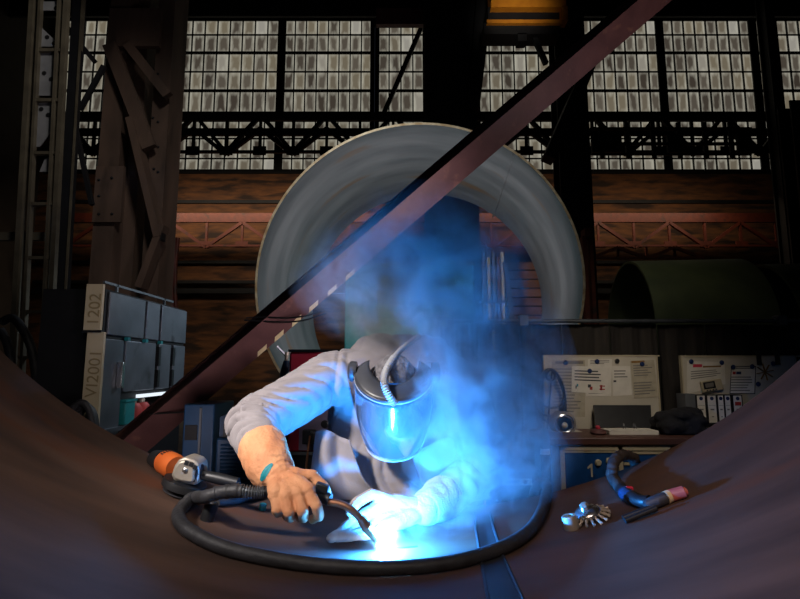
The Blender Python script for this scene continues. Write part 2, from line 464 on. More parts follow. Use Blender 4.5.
# plated right-hand stretch of the runway hides more of the glass
o = thing('runway_walkway', 'dark walkway with railing on the crane runway right of the ring', 'walkway', at(700, 150, 14.6), kind='thing')
for (y0, y1) in [(127, 130), (142, 145), (153, 155)]:
    MB().pbox(592, y0, 752, y1, 14.6, .05).build('rail', 'dark_steel', o)
for x in range(600, 750, 26):
    MB().pbox(x, 122, x + 4, 158, 14.65, .08).build('upright', 'dark_steel', o)
for (x0, x1) in [(592, 622), (668, 684), (738, 752)]:
    MB().pbox(x0, 134, x1, 152, 14.62, .1).build('panel', 'dark_steel', o)
# crane bridge across the top
o = thing('crane_bridge', 'dark crane bridge girder along the top of the picture', 'crane', at(400, 18, 15.8), kind='thing')
MB().pbox(10, -30, 372, 16, 15.8, .1).build('girder', 'dark_steel', o)
MB().pbox(372, -30, 810, 16, 15.8, .1).build('girder', 'dark_steel', o)
MB().pbox(376, 8, 426, 24, 15.6, .2).build('girder_end', 'red_brown', o)
o = thing('crane_trolley', 'yellow crane trolley at the top beside the wide dark column', 'crane trolley', at(527, 33, 12.0), kind='thing')
MB().pbox(491, -14, 566, 7, 12.0, .5).build('side_plate', 'yellow_paint', o)
MB().pbox(488, 7, 562, 20, 12.2, .5).build('gearbox', 'dark_steel', o)
MB().pbox(487, 19.5, 562, 23, 12.0, .6).build('lower_rail', 'yellow_paint', o)
MB().pbox(562, 6, 568, 20, 12.0, .3).build('end_bracket', 'yellow_paint', o)
MB().pbox(484, 23, 560, 34, 12.1, .5).build('bottom_plate', 'dark_steel', o)
MB().pbox(518, 33, 527, 41, 12.1, .3).build('hook_block', 'dark_steel', o)
MB().bar(at(532, 33, 12.3), at(546, 64, 12.3), .12, .12).build('brace', 'dark_steel', o)
o = MB().bar(at(422, 26, 16.5), at(384, 113, 16.5), .14, .14).build('diagonal_brace', 'dark_steel', origin=at(384, 113, 16.5))
tag(o, 'thin dark diagonal brace in front of the narrow window left of the wide column', 'brace')
o = MB().bar(at(600, 40, 13.0), at(548, 160, 13.0), .45, .3).build('diagonal_brace', 'dark_steel', origin=at(548, 160, 13.0))
tag(o, 'thick dark brace running down to the dark column behind the ring right side', 'brace')

# orange trusses
truss('orange_truss', 'long orange lattice girder against the brick wall', 66, 845, 16.6, [(222, 247)], 'orange_paint', [(213, 222), (244.5, 246.5)], True, 36, .1, gus=True)
truss('orange_truss', 'shorter lower orange lattice girder left of the green pipe', 588, 700, 15.6, [(247, 258)], 'orange_paint', [(256.5, 258.5)], True, 28, .09, gus=False)
o = thing('red_post', 'rust red twin post right beside the ring edge', 'post', at(590, 320, 12.5), kind='thing'); o.location.z = 0
MB().pbox(584, 236, 588, 300, 12.5, .2, zlo=0).build('post', 'orange_paint', o)
MB().pbox(591, 236, 594.5, 300, 12.5, .2, zlo=0).build('post', 'orange_paint', o)
MB().pbox(585, 228, 593, 237, 12.45, .3).build('head', 'orange_paint', o)
o = thing('red_hose_bundle', 'bundle of red hoses hanging behind the grey drawer cabinet', 'hose', at(167, 300, 9.0), kind='thing'); o.location.z = 0
for k in range(5):
    x = 160 + 4 * k
    MB().tube([at(x + 2, 238, 9.0 + .03 * k), at(x + 1 + 2 * math.sin(k), 262, 9.0 + .03 * k), at(x - 1, 290, 9.0 + .03 * k), at(x + 1, 330, 9.0), V((at(x + 1, 330, 9.0).x, 9.0 + .03 * k, .05))], .035).build('hose', 'red_brown' if k % 2 else 'orange_paint', o)

# ------------------------------------------------------------------ steel rings
def shell_ring(name, label, c0, c1, R, thick, m, edge, seg=96, cat='steel ring', rust=None):
    c0, c1 = V(c0), V(c1); ax = (c1 - c0).normalized(); u = V((0, 0, 1)); u = (u - ax * u.dot(ax)).normalized(); w = ax.cross(u)
    mb = MB(); rings = [(c0, R), (c0, R - thick)]
    n = 10
    prof = []
    for i in range(n + 1): prof.append((c0.lerp(c1, i / n), R - thick))
    for i in range(n + 1): prof.append((c1.lerp(c0, i / n), R))
    vs = []
    for c, r in prof:
        for k in range(seg):
            a = 2 * PI * k / seg; vs.append(c + (u * math.cos(a) + w * math.sin(a)) * r)
    P = len(prof); fs = []; mi = []
    for i in range(P):
        j = (i + 1) % P
        for k in range(seg):
            fs.append((i * seg + k, i * seg + (k + 1) % seg, j * seg + (k + 1) % seg, j * seg + k)); mi.append(1 if i in (P - 1, n) else 0)
    mb.add(vs, fs); mb.mi = mi
    o = mb.build(name, [m, edge], origin=(c0.x, c0.y, c0.z - R), sharp=30)
    return tag(o, label, cat, kind='thing')
rc0 = at(415.5, 279.5, 7.4); rc1 = at(425, 305, 10.6)
ring = shell_ring('pipe_ring', 'huge grey rolled steel ring standing upright behind the welder', rc0, rc1, 2.385, .035, 'mill_scale', 'cut_edge')
# a weld seam along the ring and a stiffening ring inside its far mouth
ax = (rc1 - rc0).normalized()
mb = MB(); a = math.radians(38)
u = V((0, 0, 1)); u = (u - ax * u.dot(ax)).normalized(); w = ax.cross(u)
d = u * math.cos(a) - w * math.sin(a) * -1
mb.bar(rc0 + d * 2.345 + ax * .05, rc1 + d * 2.305, .03, .012, up=d); mb.build('weld_seam', 'mill_scale', ring)
# rollers the ring stands on
for k, (yy, lab) in enumerate([(8.0, 'steel roller stand under the front of the big ring'), (9.9, 'steel roller stand under the back of the big ring')]):
    c = rc0.lerp(rc1, (yy - 7.4) / 3.2); o = thing('roller_stand', lab, 'roller stand', (c.x, yy, 0), 'roller stands under the big ring', kind='thing')
    MB().box((c.x - 1.9, yy - .2, 0), (c.x + 1.9, yy + .2, .1)).build('base', 'dark_steel', o)
    for sgn in (-1, 1):
        an = math.radians(32); R2 = 2.385; rr = .2
        q = V((c.x + sgn * math.sin(an) * (R2 + rr + .02), yy, c.z - math.cos(an) * (R2 + rr + .02)))
        MB().cyl(q - V((0, .15, 0)), q + V((0, .15, 0)), rr, 28).build('roller', 'rubber', o)
        MB().box((q.x - .08, yy - .19, .1), (q.x + .08, yy - .16, q.z)).box((q.x - .08, yy + .16, .1), (q.x + .08, yy + .19, q.z)).build('bracket', 'dark_steel', o)
# green pipe sections on the right
g0 = at(629, 338, 11.0); g1 = V((g0.x + 2.1, 10.75, g0.z))
gp = shell_ring('pipe_section', 'dark green pipe section lying with its open mouth towards the ring', g0, g1, 1.62, .05, 'green_steel', 'green_steel')
h0 = V((g1.x + .45, 10.75, g0.z - .1)); h1 = V((h0.x + 3.2, 10.3, h0.z))
gq = shell_ring('pipe_section', 'dark green pipe section at the right edge behind the first green pipe', h0, h1, 1.6, .05, 'green_steel', 'green_steel')
for o_, c_, lab in ((gp, (g0 + g1) / 2, 'dark steel saddle carrying the green pipe with the open mouth'), (gq, (h0 + h1) / 2, 'dark steel saddle carrying the green pipe at the right edge')):
    o = thing('pipe_saddle', lab, 'saddle', (c_.x, c_.y, 0), kind='thing')
    r = 1.70; pts = [(-1.2, 0), (1.2, 0)] + [(r * math.sin(t), c_.z - r * math.cos(t) * 1.0) for t in [math.radians(x) for x in range(44, -45, -8)]]
    MB().prism(pts, (c_.x - .12, c_.y, 0), (0, 1, 0), (0, 0, 1), .25).build('cradle', 'dark_steel', o)
    o.location = (c_.x, c_.y, 0)
# things seen through the ring: teal machine, dark post with bars, timber stack
o = thing('teal_cabinet', 'large teal machine cabinet seen through the big ring', 'machine', (at(415, 300, 12.2).x, 12.2, 0), kind='thing')
MB().pbox(345, 264, 474, 330, 12.2, .8, zlo=.1).build('body', 'teal_paint', o, bevel=.02)
MB().pbox(345, 262, 474, 264.5, 12.17, .85).build('lid', 'pipe_grey', o)
MB().pbox(349, 300, 470, 330, 12.4, .6, zlo=0).build('plinth', 'dark_steel', o)
for (x, lab) in [(393, 'left'), (440, 'right')]: MB().pbox(x - 16, 272, x + 16, 318, 12.17, .04).build('door', 'teal_paint', o, bevel=.01)
o = thing('bar_rack', 'upright grey steel bars in a rack seen through the right of the ring', 'rack', (at(493, 300, 11.4).x, 11.4, 0), kind='thing')
for k, x in enumerate([483, 488, 493, 498, 502]):
    MB().pbox(x, 252 + (k % 2) * 5, x + 2.6, 330, 11.4 + .05 * (k % 2), .1, zlo=0).build('bar', ['pipe_grey', 'cream_metal', 'pipe_grey', 'red_brown', 'cream_metal'][k], o)
MB().pbox(480, 300, 507, 303, 11.35, .25).build('cross_rail', 'dark_steel', o)
o = MB().bar(at(505, 262, 11.2), V((at(524, 372, 11.2).x, 11.2, .02)), .1, .1).build('leaning_bar', 'black_plastic', origin=V((at(524, 372, 11.2).x, 11.2, 0))); tag(o, 'thin dark bar leaning beside the rack of upright bars', 'bar')
o = thing('timber_stack', 'stack of brown timber boards behind the upright bars', 'timber', (at(530, 300, 13.0).x, 13.0, 0), kind='thing')
for y in range(262, 368, 9):
    MB().pbox(506, y, 552, y + 7.5, 13.0, .6).build('board', 'timber', o)
z0 = at(400, 370, 13.0).z
MB().pbox(508, 366, 514, 372, 13.05, .4, zlo=0).pbox(544, 366, 550, 372, 13.05, .4, zlo=0).build('trestle', 'dark_steel', o)

# ------------------------------------------------------------------ left columns
YC = 7.6
def PX(x, y): return at(x, y, YC)
o = thing('riveted_column', 'big brown riveted steel column with diagonal knee braces on the left', 'column', (PX(128, 300).x, YC, 0), kind='thing')
def post(mb, x0, x1, Y, d, ztop=HT, yref=200):
    return mb.box((at(x0, yref, Y).x, Y, 0), (at(x1, yref, Y).x, Y + d, ztop))
HT = 14.4
post(MB(), 95, 116, YC, .5, 14.4).build('post', 'column_steel', o)
post(MB(), 122, 137, YC + .25, .4, 14.4).build('post', 'column_steel', o)
post(MB(), 146, 163, YC + .05, .5, 14.4).build('post', 'column_steel', o)
MB().pbox(94, 166, 122, 222, YC - .06, .06).build('splice_plate', 'column_steel', o)
mb = MB()
for (x, y) in [(99, 180), (112, 178), (99, 196), (99, 214), (112, 214), (153, 70), (158, 74), (153, 118), (158, 122), (153, 143), (158, 147), (154, 169), (158, 172)]:
    q = at(x, y, YC - .06 if x < 130 else YC + .05); mb.ball(q, .022, seg=8, rings=6)
mb.build('rivet', 'dark_steel', o)
for (x0, y0, x1, y1, wd) in [(110, 45, 150, 148, .2), (128, 45, 168, 96, .14), (132, 120, 160, 238, .22), (164, 226, 141, 288, .2)]:
    MB().bar(at(x0, y0, YC - .12), at(x1, y1, YC - .12), .1, wd).build('knee_brace', 'column_steel', o)
MB().pbox(108, 8, 160, 46, YC - .1, .08).build('gusset_plate', 'column_steel', o)
MB().pbox(156, 232, 162, 240, YC - .2, .12).build('clamp', 'dark_steel', o)
YL = 5.6
o = thing('lattice_column', 'tall lattice post with perforated grey gusset plates at the far left', 'column', (at(40, 300, YL).x, YL, 0), kind='thing')
o_lat = o
def slant(mb, xa, ya, xb, yb, Y, w, d=.06):
    p, q = at(xa, ya, Y), at(xb, yb, Y); dr = (p - q) / (p.z - q.z)
    return mb.bar(q - dr * q.z, p + dr * 1.0, w, d, up=(0, 1, 0))
for (xa, ya, xb, yb, w) in [(33, 0, 16, 300, .055), (41, 0, 26, 300, .03), (60, 0, 45, 300, .03), (67, 0, 52, 300, .05)]:
    slant(MB(), xa, ya, xb, yb, YL, w).build('upright', 'lattice_steel', o)
for (y, x0, x1, h) in [(48, 38, 60, 3), (98, 36, 58, 3), (151, 32, 54, 3), (202, 29, 52, 3), (256, 26, 48, 3), (310, 22, 44, 3), (356, 18, 42, 3)]:
    MB().pbox(x0, y, x1, y + h, YL - .02, .05).build('cross_bar', 'lattice_steel', o)
mb = MB(); hb = MB()
for poly, holes in [([(43, 2), (60, 2), (60, 19), (55, 11), (43, 11)], [(56, 8)]), ([(42, 28), (58, 43), (58, 47), (40, 47)], [(47, 37), (54, 43)]),
                    ([(38, 52), (58, 52), (56, 96), (36, 96)], [(44, 73), (51, 79)]), ([(37, 102), (55, 102), (53, 130), (40, 147), (36, 147)], [(41, 109), (48, 115)]),
                    ([(45, 160), (52, 156), (52, 172), (40, 172)], [])]:
    pts = [at(x, y, YL + .03) for x, y in poly]; b = pts[0]
    mb.prism([((p - b).x, (p - b).z) for p in pts], b, (1, 0, 0), (0, 0, 1), .01)
    for x, y in holes:
        c = at(x, y, YL + .015); MB().cyl(c, c + V((0, .012, 0)), .026, 12).build('hole', 'black_plastic', o)
mb.build('gusset_plate', 'gusset_grey', o)
o = thing('slim_post', 'slim dark steel post between the lattice post and the riveted column', 'post', (at(70, 300, 6.6).x, 6.6, 0), kind='thing')
slant(MB(), 76, 60, 62, 300, 6.6, .16).build('upright', 'dark_steel', o)
slant(MB(), 80, 60, 66, 300, 6.58, .025).build('edge_angle', 'lattice_steel', o)
for (x0, y0, x1, y1) in [(82, 46, 95, 62), (80, 110, 104, 66), (68, 28, 74, 36), (76, 130, 92, 205)]:
    MB().bar(at(x0, y0, 6.7), at(x1, y1, 6.7), .05, .06).build('brace', 'dark_steel', o)
for k, (pts, lab) in enumerate([([(2, 322), (12, 318), (22, 328), (32, 350), (37, 385), (38, 420)], 'dark hose curving in front of the lattice post'),
                                ([(0, 330), (8, 345), (12, 372), (14, 420)], 'dark hose hanging at the very left edge')]):
    P_ = [at(x, y, 5.0) for x, y in pts] + [V((at(pts[-1][0], 400, 5.0).x, 5.0, .03))]
    tag(MB().tube(spline(P_, 6), .04).build('hanging_hose', 'rubber', origin=P_[-1]), lab, 'hose')
MB().pbox(-10, 232, 44, 240, YL + .1, .06).build('side_arm', 'lattice_steel', o_lat)
# ------------------------------------------------------------------ grey drawer cabinet bank (runs away from the camera)
def fx(px, Y): return at(px, 350, Y).x
XC = -2.42
def YOF(px): return XC * F / (px - 400) * (ray(px, 350).y) if True else 0
def cab(px, py):
    """point on the cabinet's face plane x = XC"""
    d = ray(px, py); return CAM + d * (XC / d.x)
o = thing('drawer_cabinet', 'grey steel drawer cabinet bank standing at the left, seen along its face', 'cabinet', (XC - .3, 5.2, 0), kind='thing')
Y0, Y1 = cab(105, 350).y, cab(186, 350).y
zt0 = cab(146, 299).z; zz0 = cab(150, 397).z + .005
shz = cab(130, 424).z
MB().box((XC - .55, Y0, zz0), (XC - .03, Y1, zt0)).box((XC - .55, Y0, .12), (XC - .03, Y1, shz - .03)).box((XC - .55, Y0, shz - .03), (XC - .5, Y1, zz0)).box((XC - .5, Y0, shz), (XC - .03, Y0 + .02, zz0)).box((XC - .5, Y1 - .02, shz), (XC - .03, Y1, zz0)).build('carcass', 'dark_steel', o)
MB().box((XC - .5, Y0 + .03, 0), (XC - .08, Y1 - .03, .12)).build('plinth', 'black_plastic', o)
def face(px0, px1, v0, v1, name, m, t=.02, parent=o, inset=0):
    """panel on the face plane between two pixel columns; v in metres above floor"""
    a, b = cab(px0, 350).y, cab(px1, 350).y
    return MB().box((XC - .03 + inset, a, v0), (XC - .03 + t + inset, b, v1)).build(name, m, parent, bevel=.006)
zz = lambda y, px: cab(px, y).z
zA1, zA0 = zz(291, 110), zz(335, 112)
zB1, zB0 = zz(339, 112), zz(397, 150)
for (a, b) in [(108, 144), (146, 159), (161, 186)]: face(a, b, zA0, zA1, 'drawer_front', 'drawer_steel')
for (a, b) in [(127, 157), (160, 172), (174.5, 186)]: face(a, b, zB0 + .07, zB1, 'drawer_front', 'drawer_steel')
face(106, 125, .5, zB1, 'side_door', 'drawer_steel')
h = face(119, 122, zz(388, 120), zz(362, 120), 'handle', 'chrome', t=.05, inset=.02)
for px in (127, 145, 160): 
    a = cab(px, 350).y; MB().box((XC - .02, a - .02, zA0 - .035), (XC + .015, a + .02, zA0 - .005)).build('catch', 'teal_paint', o)
for px in (159, 173):
    a = cab(px, 350).y; b = cab(px + 2, 350).y
    MB().box((XC - .03, a, zB0 + .3), (XC + .004, b, zB1 - .03)).box((XC - .03, a, zB0 + .09), (XC + .004, b, zB0 + .26)).build('slot', 'black_plastic', o)
# rail with a small lamp strip on top and a bright strip lamp below
MB().bar((XC - .05, Y0, zt0 + .06), (XC - .05, Y1 - .3, zt0 + .06), .02, .02).bar((XC - .05, Y0 + .2, zt0), (XC - .05, Y0 + .2, zt0 + .07), .02, .02).bar((XC - .05, Y1 - .5, zt0), (XC - .05, Y1 - .5, zt0 + .07), .02, .02).build('top_rail', 'pipe_grey', o)
a, b = cab(141, 350).y, cab(171, 350).y
MB().box((XC - .02, a, zB0 + .005), (XC + .01, b, zB0 + .035)).build('strip_lamp', 'lamp_white', o)
sh = zz(424, 130)
MB().box((XC - .5, Y0 + .02, sh - .03), (XC + .03, Y1 - .02, sh)).build('shelf', 'drawer_steel', o)
# things on the open shelf
def shelf_box(name, px0, px1, zt, m, label, cat, dx=.05):
    a, b = cab(px0, 350).y, cab(px1, 350).y
    t = thing(name, label, cat, (XC - .1, (a + b) / 2, sh), kind='thing')
    MB().box((XC - .3, a, sh + .002), (XC + .01, b, zt)).build('bin', m, t, bevel=.01)
    MB().box((XC - .31, a - .01, zt), (XC + .02, b + .01, zt + .02)).build('rim', m, t)
    return t
shelf_box('storage_bin', 128, 138, sh + .2, 'teal_paint', 'teal storage bin on the open shelf of the grey cabinet', 'bin')
for k, px in enumerate((144, 152)):
    t = thing('red_canister', 'red canister on the cabinet shelf, ' + ('next to the teal bin' if k == 0 else 'farther from the teal bin'), 'canister', (XC - .07, cab(px, 350).y, sh + .001), kind='thing')
    q = V((XC - .07, cab(px, 350).y, sh + .002))
    MB().lathe([(.075, 0), (.08, .02), (.08, .13), (.05, .17)], q, (0, 0, 1), 20).build('body', 'ribbon_red', t)
    MB().lathe([(.03, .17), (.03, .2), (.015, .22)], q, (0, 0, 1), 14).build('cap', 'cast_alu', t)
shelf_box('storage_bin', 163, 178, sh + .14, 'black_plastic', 'dark storage bin at the far end of the cabinet shelf', 'bin')
# the cream board with lettering
Yb = Y0 - .05
o = thing('lettered_board', 'cream board with tall faint lettering on the near end of the grey cabinet', 'board', (at(93, 430, Yb).x, Yb, 0), kind='thing')
for (y0, y1, x0, x1) in [(284, 331, 85, 101.5), (332, 470, 82, 99)]:
    MB().pbox(x0, y0, x1, y1, Yb, .03, zlo=0 if y1 > 400 else None).build('panel', 'cream_metal', o)
MB().pbox(82, 330, 101, 332.5, Yb - .01, .05).build('joint_strip', 'black_plastic', o)
text_part('lettering', 'VI2001', .135, at(96, 398, Yb - .002), (.045, 0, 1), (-1, 0, .045), 'strip_text', o, .0015)
text_part('lettering', '1202', .135, at(98, 326, Yb - .002), (.03, 0, 1), (-1, 0, .03), 'strip_text', o, .0015)
o = thing('rubber_coil', 'dark rubber coil before the low end of the lettered board', 'coil', (at(82, 420, 4.07).x, 4.1, 0), kind='thing')  # loops float free
c = at(79, 432, 4.07)
for k in range(3):
    pts = [c + V(((.1 - .012 * k) * math.cos(t) , .04 * k, (.22 - .02 * k) * math.sin(t))) for t in [2 * PI * i / 28 for i in range(28)]]
    MB().tube(pts, .028, closed=True).build('loop', 'rubber', o)

# ------------------------------------------------------------------ leaning I-beam across the picture
YB = 3.8
pa, pb = at(150, 432, YB), at(640, 12, YB)
dr = (pb - pa).normalized()
p0 = pa - dr * ((pa.z - .13) / dr.z); p1 = pb + dr * 1.1
nv = V((0, -1, 0)).cross(dr).normalized()
if nv.z < 0: nv = -nv
bk = V((0, 1, 0)); ph = math.radians(42)
wdir = (bk * math.cos(ph) + nv * math.sin(ph)).normalized()   # web direction, away from camera and up-left
fdir = (nv * math.cos(ph) - bk * math.sin(ph)).normalized()    # flange width direction
o = thing('leaning_beam', 'long red-brown steel beam leaning diagonally in front of the ring', 'steel beam', (p0.x, p0.y, 0), kind='thing')
off = -nv * .004
mb = MB(); L2 = (p1 - p0) / 2; cc = (p0 + p1) / 2 + off
mb.obox(cc, L2, fdir * .1, wdir * .008)
mb.obox(cc + wdir * .135, L2, wdir * .13, fdir * .006)
mb.obox(cc + wdir * .27, L2, fdir * .022, wdir * .008)
mb.build('section', 'red_brown', o)
for (x, y) in [(262, 352), (279, 337), (297, 322), (314, 307), (333, 291), (350, 274)]:
    q = at(x, y, YB); s = (q - p0).dot(dr); c = p0 + off + dr * s - fdir * .083 - wdir * .0095
    a = dr * .043; b = fdir * .0155 + dr * .014
    MB().obox(c, a, b, wdir * .0015).build('hazard_stripe', 'cream_paint', o)
# a pair of thin cables slung over the beam
for k, (pts, lab) in enumerate([([(246, 318), (262, 317), (285, 318), (305, 316), (322, 311)], 'upper thin cable slung along the leaning beam'),
                                ([(244, 320), (260, 321), (285, 322), (305, 320), (326, 313)], 'lower thin cable slung along the leaning beam')]):
    tag(MB().tube(spline([at(x, y, YB - .065) for x, y in pts], 6), .006, 6).build('slung_cable', 'black_plastic', origin=at(pts[2][0], pts[2][1], YB - .065)), lab, 'cable', kind='thing')
tag(MB().tube(spline([at(x, y, YB - .065) for x, y in [(150, 414), (165, 413), (182, 412), (200, 407)]], 6), .006, 6).build('slung_cable', 'black_plastic', origin=at(165, 413, YB - .065)), 'thin cable across the low end of the leaning beam', 'cable', kind='thing')

# ------------------------------------------------------------------ welding curtains on a pipe rail
YS = 5.75
zr = at(600, 321, YS).z
o = thing('curtain_rail', 'grey pipe rail that carries the dark welding curtains', 'rail', (at(640, 321, YS).x, YS, 0), kind='thing')
xa, xb = at(440, 321, YS).x, at(850, 321, YS).x
MB().cyl((xa, YS, zr), (xb, YS, zr), .022, 14).build('pipe', 'pipe_grey', o)
for px in (442, 523, 780):
    x = at(px, 321, YS).x
    MB().cyl((x, YS, 0), (x, YS, zr + .05), .025, 12).build('post', 'dark_steel', o)
    MB().box((x - .05, YS - .05, zr - .06), (x + .05, YS + .05, zr + .06)).build('clamp', 'pipe_grey', o, bevel=.01)
    MB().box((x - .25, YS - .2, 0), (x + .25, YS + .2, .03)).build('foot', 'dark_steel', o)
edges = [440, 480, 522, 566, 614, 664, 712, 760, 806, 850]
CL = ['behind the welder head', 'behind the welder far shoulder', 'with the thin white rod before it', 'behind the hanging cable coil',
      'behind the first whiteboard', 'at the right edge of the first whiteboard', 'between the two whiteboards', 'behind the magnets of the second whiteboard', 'at the far right edge']
for k in range(len(edges) - 1):
    a, b = at(edges[k], 380, YS).x + .004, at(edges[k + 1], 380, YS).x - .004
    n = 36; fr = []; 
    for i in range(n + 1):
        x = a + (b - a) * i / n; fr.append((x, YS + .1 + .014 * math.sin(i * .42 + k) + .004 * math.sin(i * 1.3 + 2 * k) - (.03 if i in (0, n) else 0)))
    vs = []; fs = []
    for (dy) in (0, .006):
        for z in (.08, .8, 1.5, zr - .03):
            for (x, y) in fr: vs.append((x, y + dy + (.02 * math.sin(z * 3 + x * 5)), z))
    W_ = n + 1
    for r in range(3):
        for i in range(n):
            q = r * W_ + i; fs.append((q, q + 1, q + W_ + 1, q + W_)); q2 = q + 4 * W_; fs.append((q2, q2 + W_, q2 + W_ + 1, q2 + 1))
    c = MB().add(vs, fs).build('welding_curtain', 'screen_cloth', origin=((a + b) / 2, YS + .1, .08), sharp=180)
    tag(c, 'dark hanging welding curtain ' + CL[k], 'curtain', 'welding curtains on the pipe rail', kind='thing')
o = thing('white_rod', 'thin white upright rod in the blue smoke before the curtains', 'rod', (at(495, 400, 5.3).x, 5.3, 0), kind='thing')
MB().pbox(493.8, 330, 496.3, 440, 5.3, .02, zlo=0).build('shaft', 'cream_metal', o)
MB().box((at(495, 400, 5.3).x - .1, 5.2, 0), (at(495, 400, 5.3).x + .1, 5.42, .03)).build('foot', 'dark_steel', o)
MB().pbox(492, 352, 498, 358, 5.28, .06).build('holder', 'black_plastic', o)

# ------------------------------------------------------------------ workbench with blue doors
YW = 4.6
X = lambda px, Y=YW: at(px, 460, Y).x
o = thing('workbench', 'workbench cabinet with blue doors and a dark wooden top', 'workbench', (X(640), YW + .35, 0), kind='thing')
zt = at(600, 437, YW).z; zu = at(600, 445, YW).z
xr = X(790)
MB().box((X(547), YW - .04, zu), (xr, YW + .62, zt)).build('top', 'bench_wood', o, bevel=.012)
MB().box((X(552), YW, .1), (xr - .02, YW + .6, zu)).build('carcass', 'grey_paint', o)
MB().box((X(556), YW + .05, 0), (xr - .06, YW + .55, .1)).build('plinth', 'black_plastic', o)
fr = MB()
zf = zu - .003
for px in (562, 620, 672, 724, 776): fr.box((X(px) - .018, YW - .02, .1), (X(px) + .018, YW, zf))
fr.box((X(560), YW - .02, zf - .04), (X(777), YW, zf))
fr.build('frame', 'cream_metal', o)
zd = at(590, 452.5, YW).z
d = MB().box((X(562) + .022, YW - .016, .12), (X(620) - .022, YW - .001, zd)).build('door', 'blue_paint', o, bevel=.004)
MB().box((X(562) + .022, YW - .022, zd + .002), (X(620) - .022, YW - .001, zd + .012)).build('door_trim', 'cream_metal', o)
for px in (598.5, 609.5):
    c = at(px, 463 if px < 605 else 461.5, YW - .03); MB().lathe([(.028, 0), (.03, .008), (.02, .02)], c + V((0, .014, 0)), (0, -1, 0), 18).build('knob', 'cream_metal', d)
MB().prism([(.026, 0), (.042, 0), (.042, .11), (.03, .11), (.0, .082), (.0, .066), (.026, .08)][::-1], at(588, 477, YW - .0175), (1, 0, 0), (0, 0, 1), .0015).build('number', 'white_board', d)
ylist = [451, 458, 465, 474, 490]
for c0, c1 in ((620, 672), (672, 724), (724, 776)):
    tops = [zd + .012] + [at(645, y, YW).z for y in (462, 471, 484, 500)]
    for i in range(4):
        w = MB().box((X(c0) + .022, YW - .016, tops[i + 1] + .004), (X(c1) - .022, YW - .001, tops[i] - .024)).build('drawer_front', 'blue_paint', o, bevel=.003)
        MB().box((X(c0) + .022, YW - .024, tops[i] - .022), (X(c1) - .022, YW - .001, tops[i] - .002)).build('drawer_handle', 'cream_metal', w)
# gas bottle beside the bench
o = thing('gas_bottle', 'dark gas bottle with a white label beside the blue workbench', 'gas bottle', (X(545.5, 4.5), 4.5, 0), kind='thing')
q = V((X(545.5, 4.5), 4.5, 0))
MB().lathe([(.035, 0), (.04, .02), (.04, .92), (.025, .98), (.014, 1.0)], q, (0, 0, 1), 20).build('bottle', 'black_plastic', o)
MB().lathe([(.012, 1.0), (.016, 1.02), (.016, 1.05)], q, (0, 0, 1), 12).build('valve', 'cast_alu', o)
zl = at(545, 449, 4.46).z; MB().lathe([(.0412, zl - .05), (.0412, zl)], q, (0, 0, 1), 20).build('label_band', 'paper', o)

# whiteboards
YBD = 5.28
def board(px0, px1, py0, py1, label):
    o = thing('whiteboard', label, 'whiteboard', at((px0 + px1) / 2, py1, YBD), kind='thing')
    MB().pbox(px0, py0, px1, py1, YBD, .03).build('panel', 'white_board', o)
    f = MB(); t = 1.4
    f.pbox(px0, py0, px1, py0 + t, YBD - .008, .045).pbox(px0, py1 - t, px1, py1, YBD - .008, .045).pbox(px0, py0, px0 + t, py1, YBD - .008, .045).pbox(px1 - t, py0, px1, py1, YBD - .008, .045)
    f.build('frame', 'cream_metal', o)
    st = MB()
    for px in (px0 + 8, px1 - 8): st.pbox(px - 1.5, py0 + 10, px + 1.5, py1, YBD + .035, .03, zlo=0)
    st.build('stand', 'dark_steel', o)
    return o
board(544.5, 660, 355, 436, 'whiteboard covered with papers above the blue workbench')
board(683.5, 800, 355.5, 437, 'whiteboard with ring binders before it at the right')
def sheet(name, quad, label, m='paper', lines=(), Y=YBD - .002, marks=(), cat='paper'):
    """a pinned sheet given by four pixel corners (tl, tr, br, bl); lines: (u0,u1,v,h,mat) in sheet fractions"""
    P_ = [at(x, y, Y) for x, y in quad]; mb = MB()
    nn = V((0, -1, 0)) * .0008
    mats = [m]; mb.m = 0
    mb.add([p for p in P_] + [p + nn for p in P_], [(0, 1, 2, 3), (7, 6, 5, 4), (0, 4, 5, 1), (1, 5, 6, 2), (2, 6, 7, 3), (3, 7, 4, 0)])
    def S(u, v, k): 
        a = P_[0].lerp(P_[1], u); b = P_[3].lerp(P_[2], u); return a.lerp(b, v) + nn * k
    o = mb.build(name, m, origin=P_[3])
    tag(o, label, cat, kind='thing')
    pr = MB(); used = []
    for (u0, u1, v0, v1, mm) in lines:
        if mm not in used: used.append(mm)
        pr.m = used.index(mm)
        q = [S(u0, v0, 1.2), S(u1, v0, 1.2), S(u1, v1, 1.2), S(u0, v1, 1.2)]; e = nn * .8
        pr.add(q + [p + e for p in q], [(0, 1, 2, 3), (7, 6, 5, 4), (0, 4, 5, 1), (1, 5, 6, 2), (2, 6, 7, 3), (3, 7, 4, 0)])
    if used: pr.build('print', used, o)
    return o
def txt(n, v0, v1, m='ink_grey', u0=.1, u1=.9, k=0):
    rr = random.Random(k); st = (v1 - v0) / n
    return [(u0, u0 + (u1 - u0) * rr.uniform(.7, 1), v0 + i * st, v0 + i * st + st * .38, m) for i in range(n)]
sheet('pinned_sheet', [(552, 360), (585, 360), (585, 417), (551, 417)], 'tall buff chart pinned behind the coil of cable', 'paper_buff',
      [(.1, .95, .02, .07, 'ink_grey')] + txt(14, .15, .95, 'ink_grey', .08, .92, 1), Y=YBD - .001)
sheet('pinned_sheet', [(588, 359), (612, 359), (611, 396), (586, 396)], 'white sheet pinned behind the sheet with three small pictures', 'paper', txt(3, .03, .16, k=2) + txt(4, .82, .96, k=5), Y=YBD - .003)
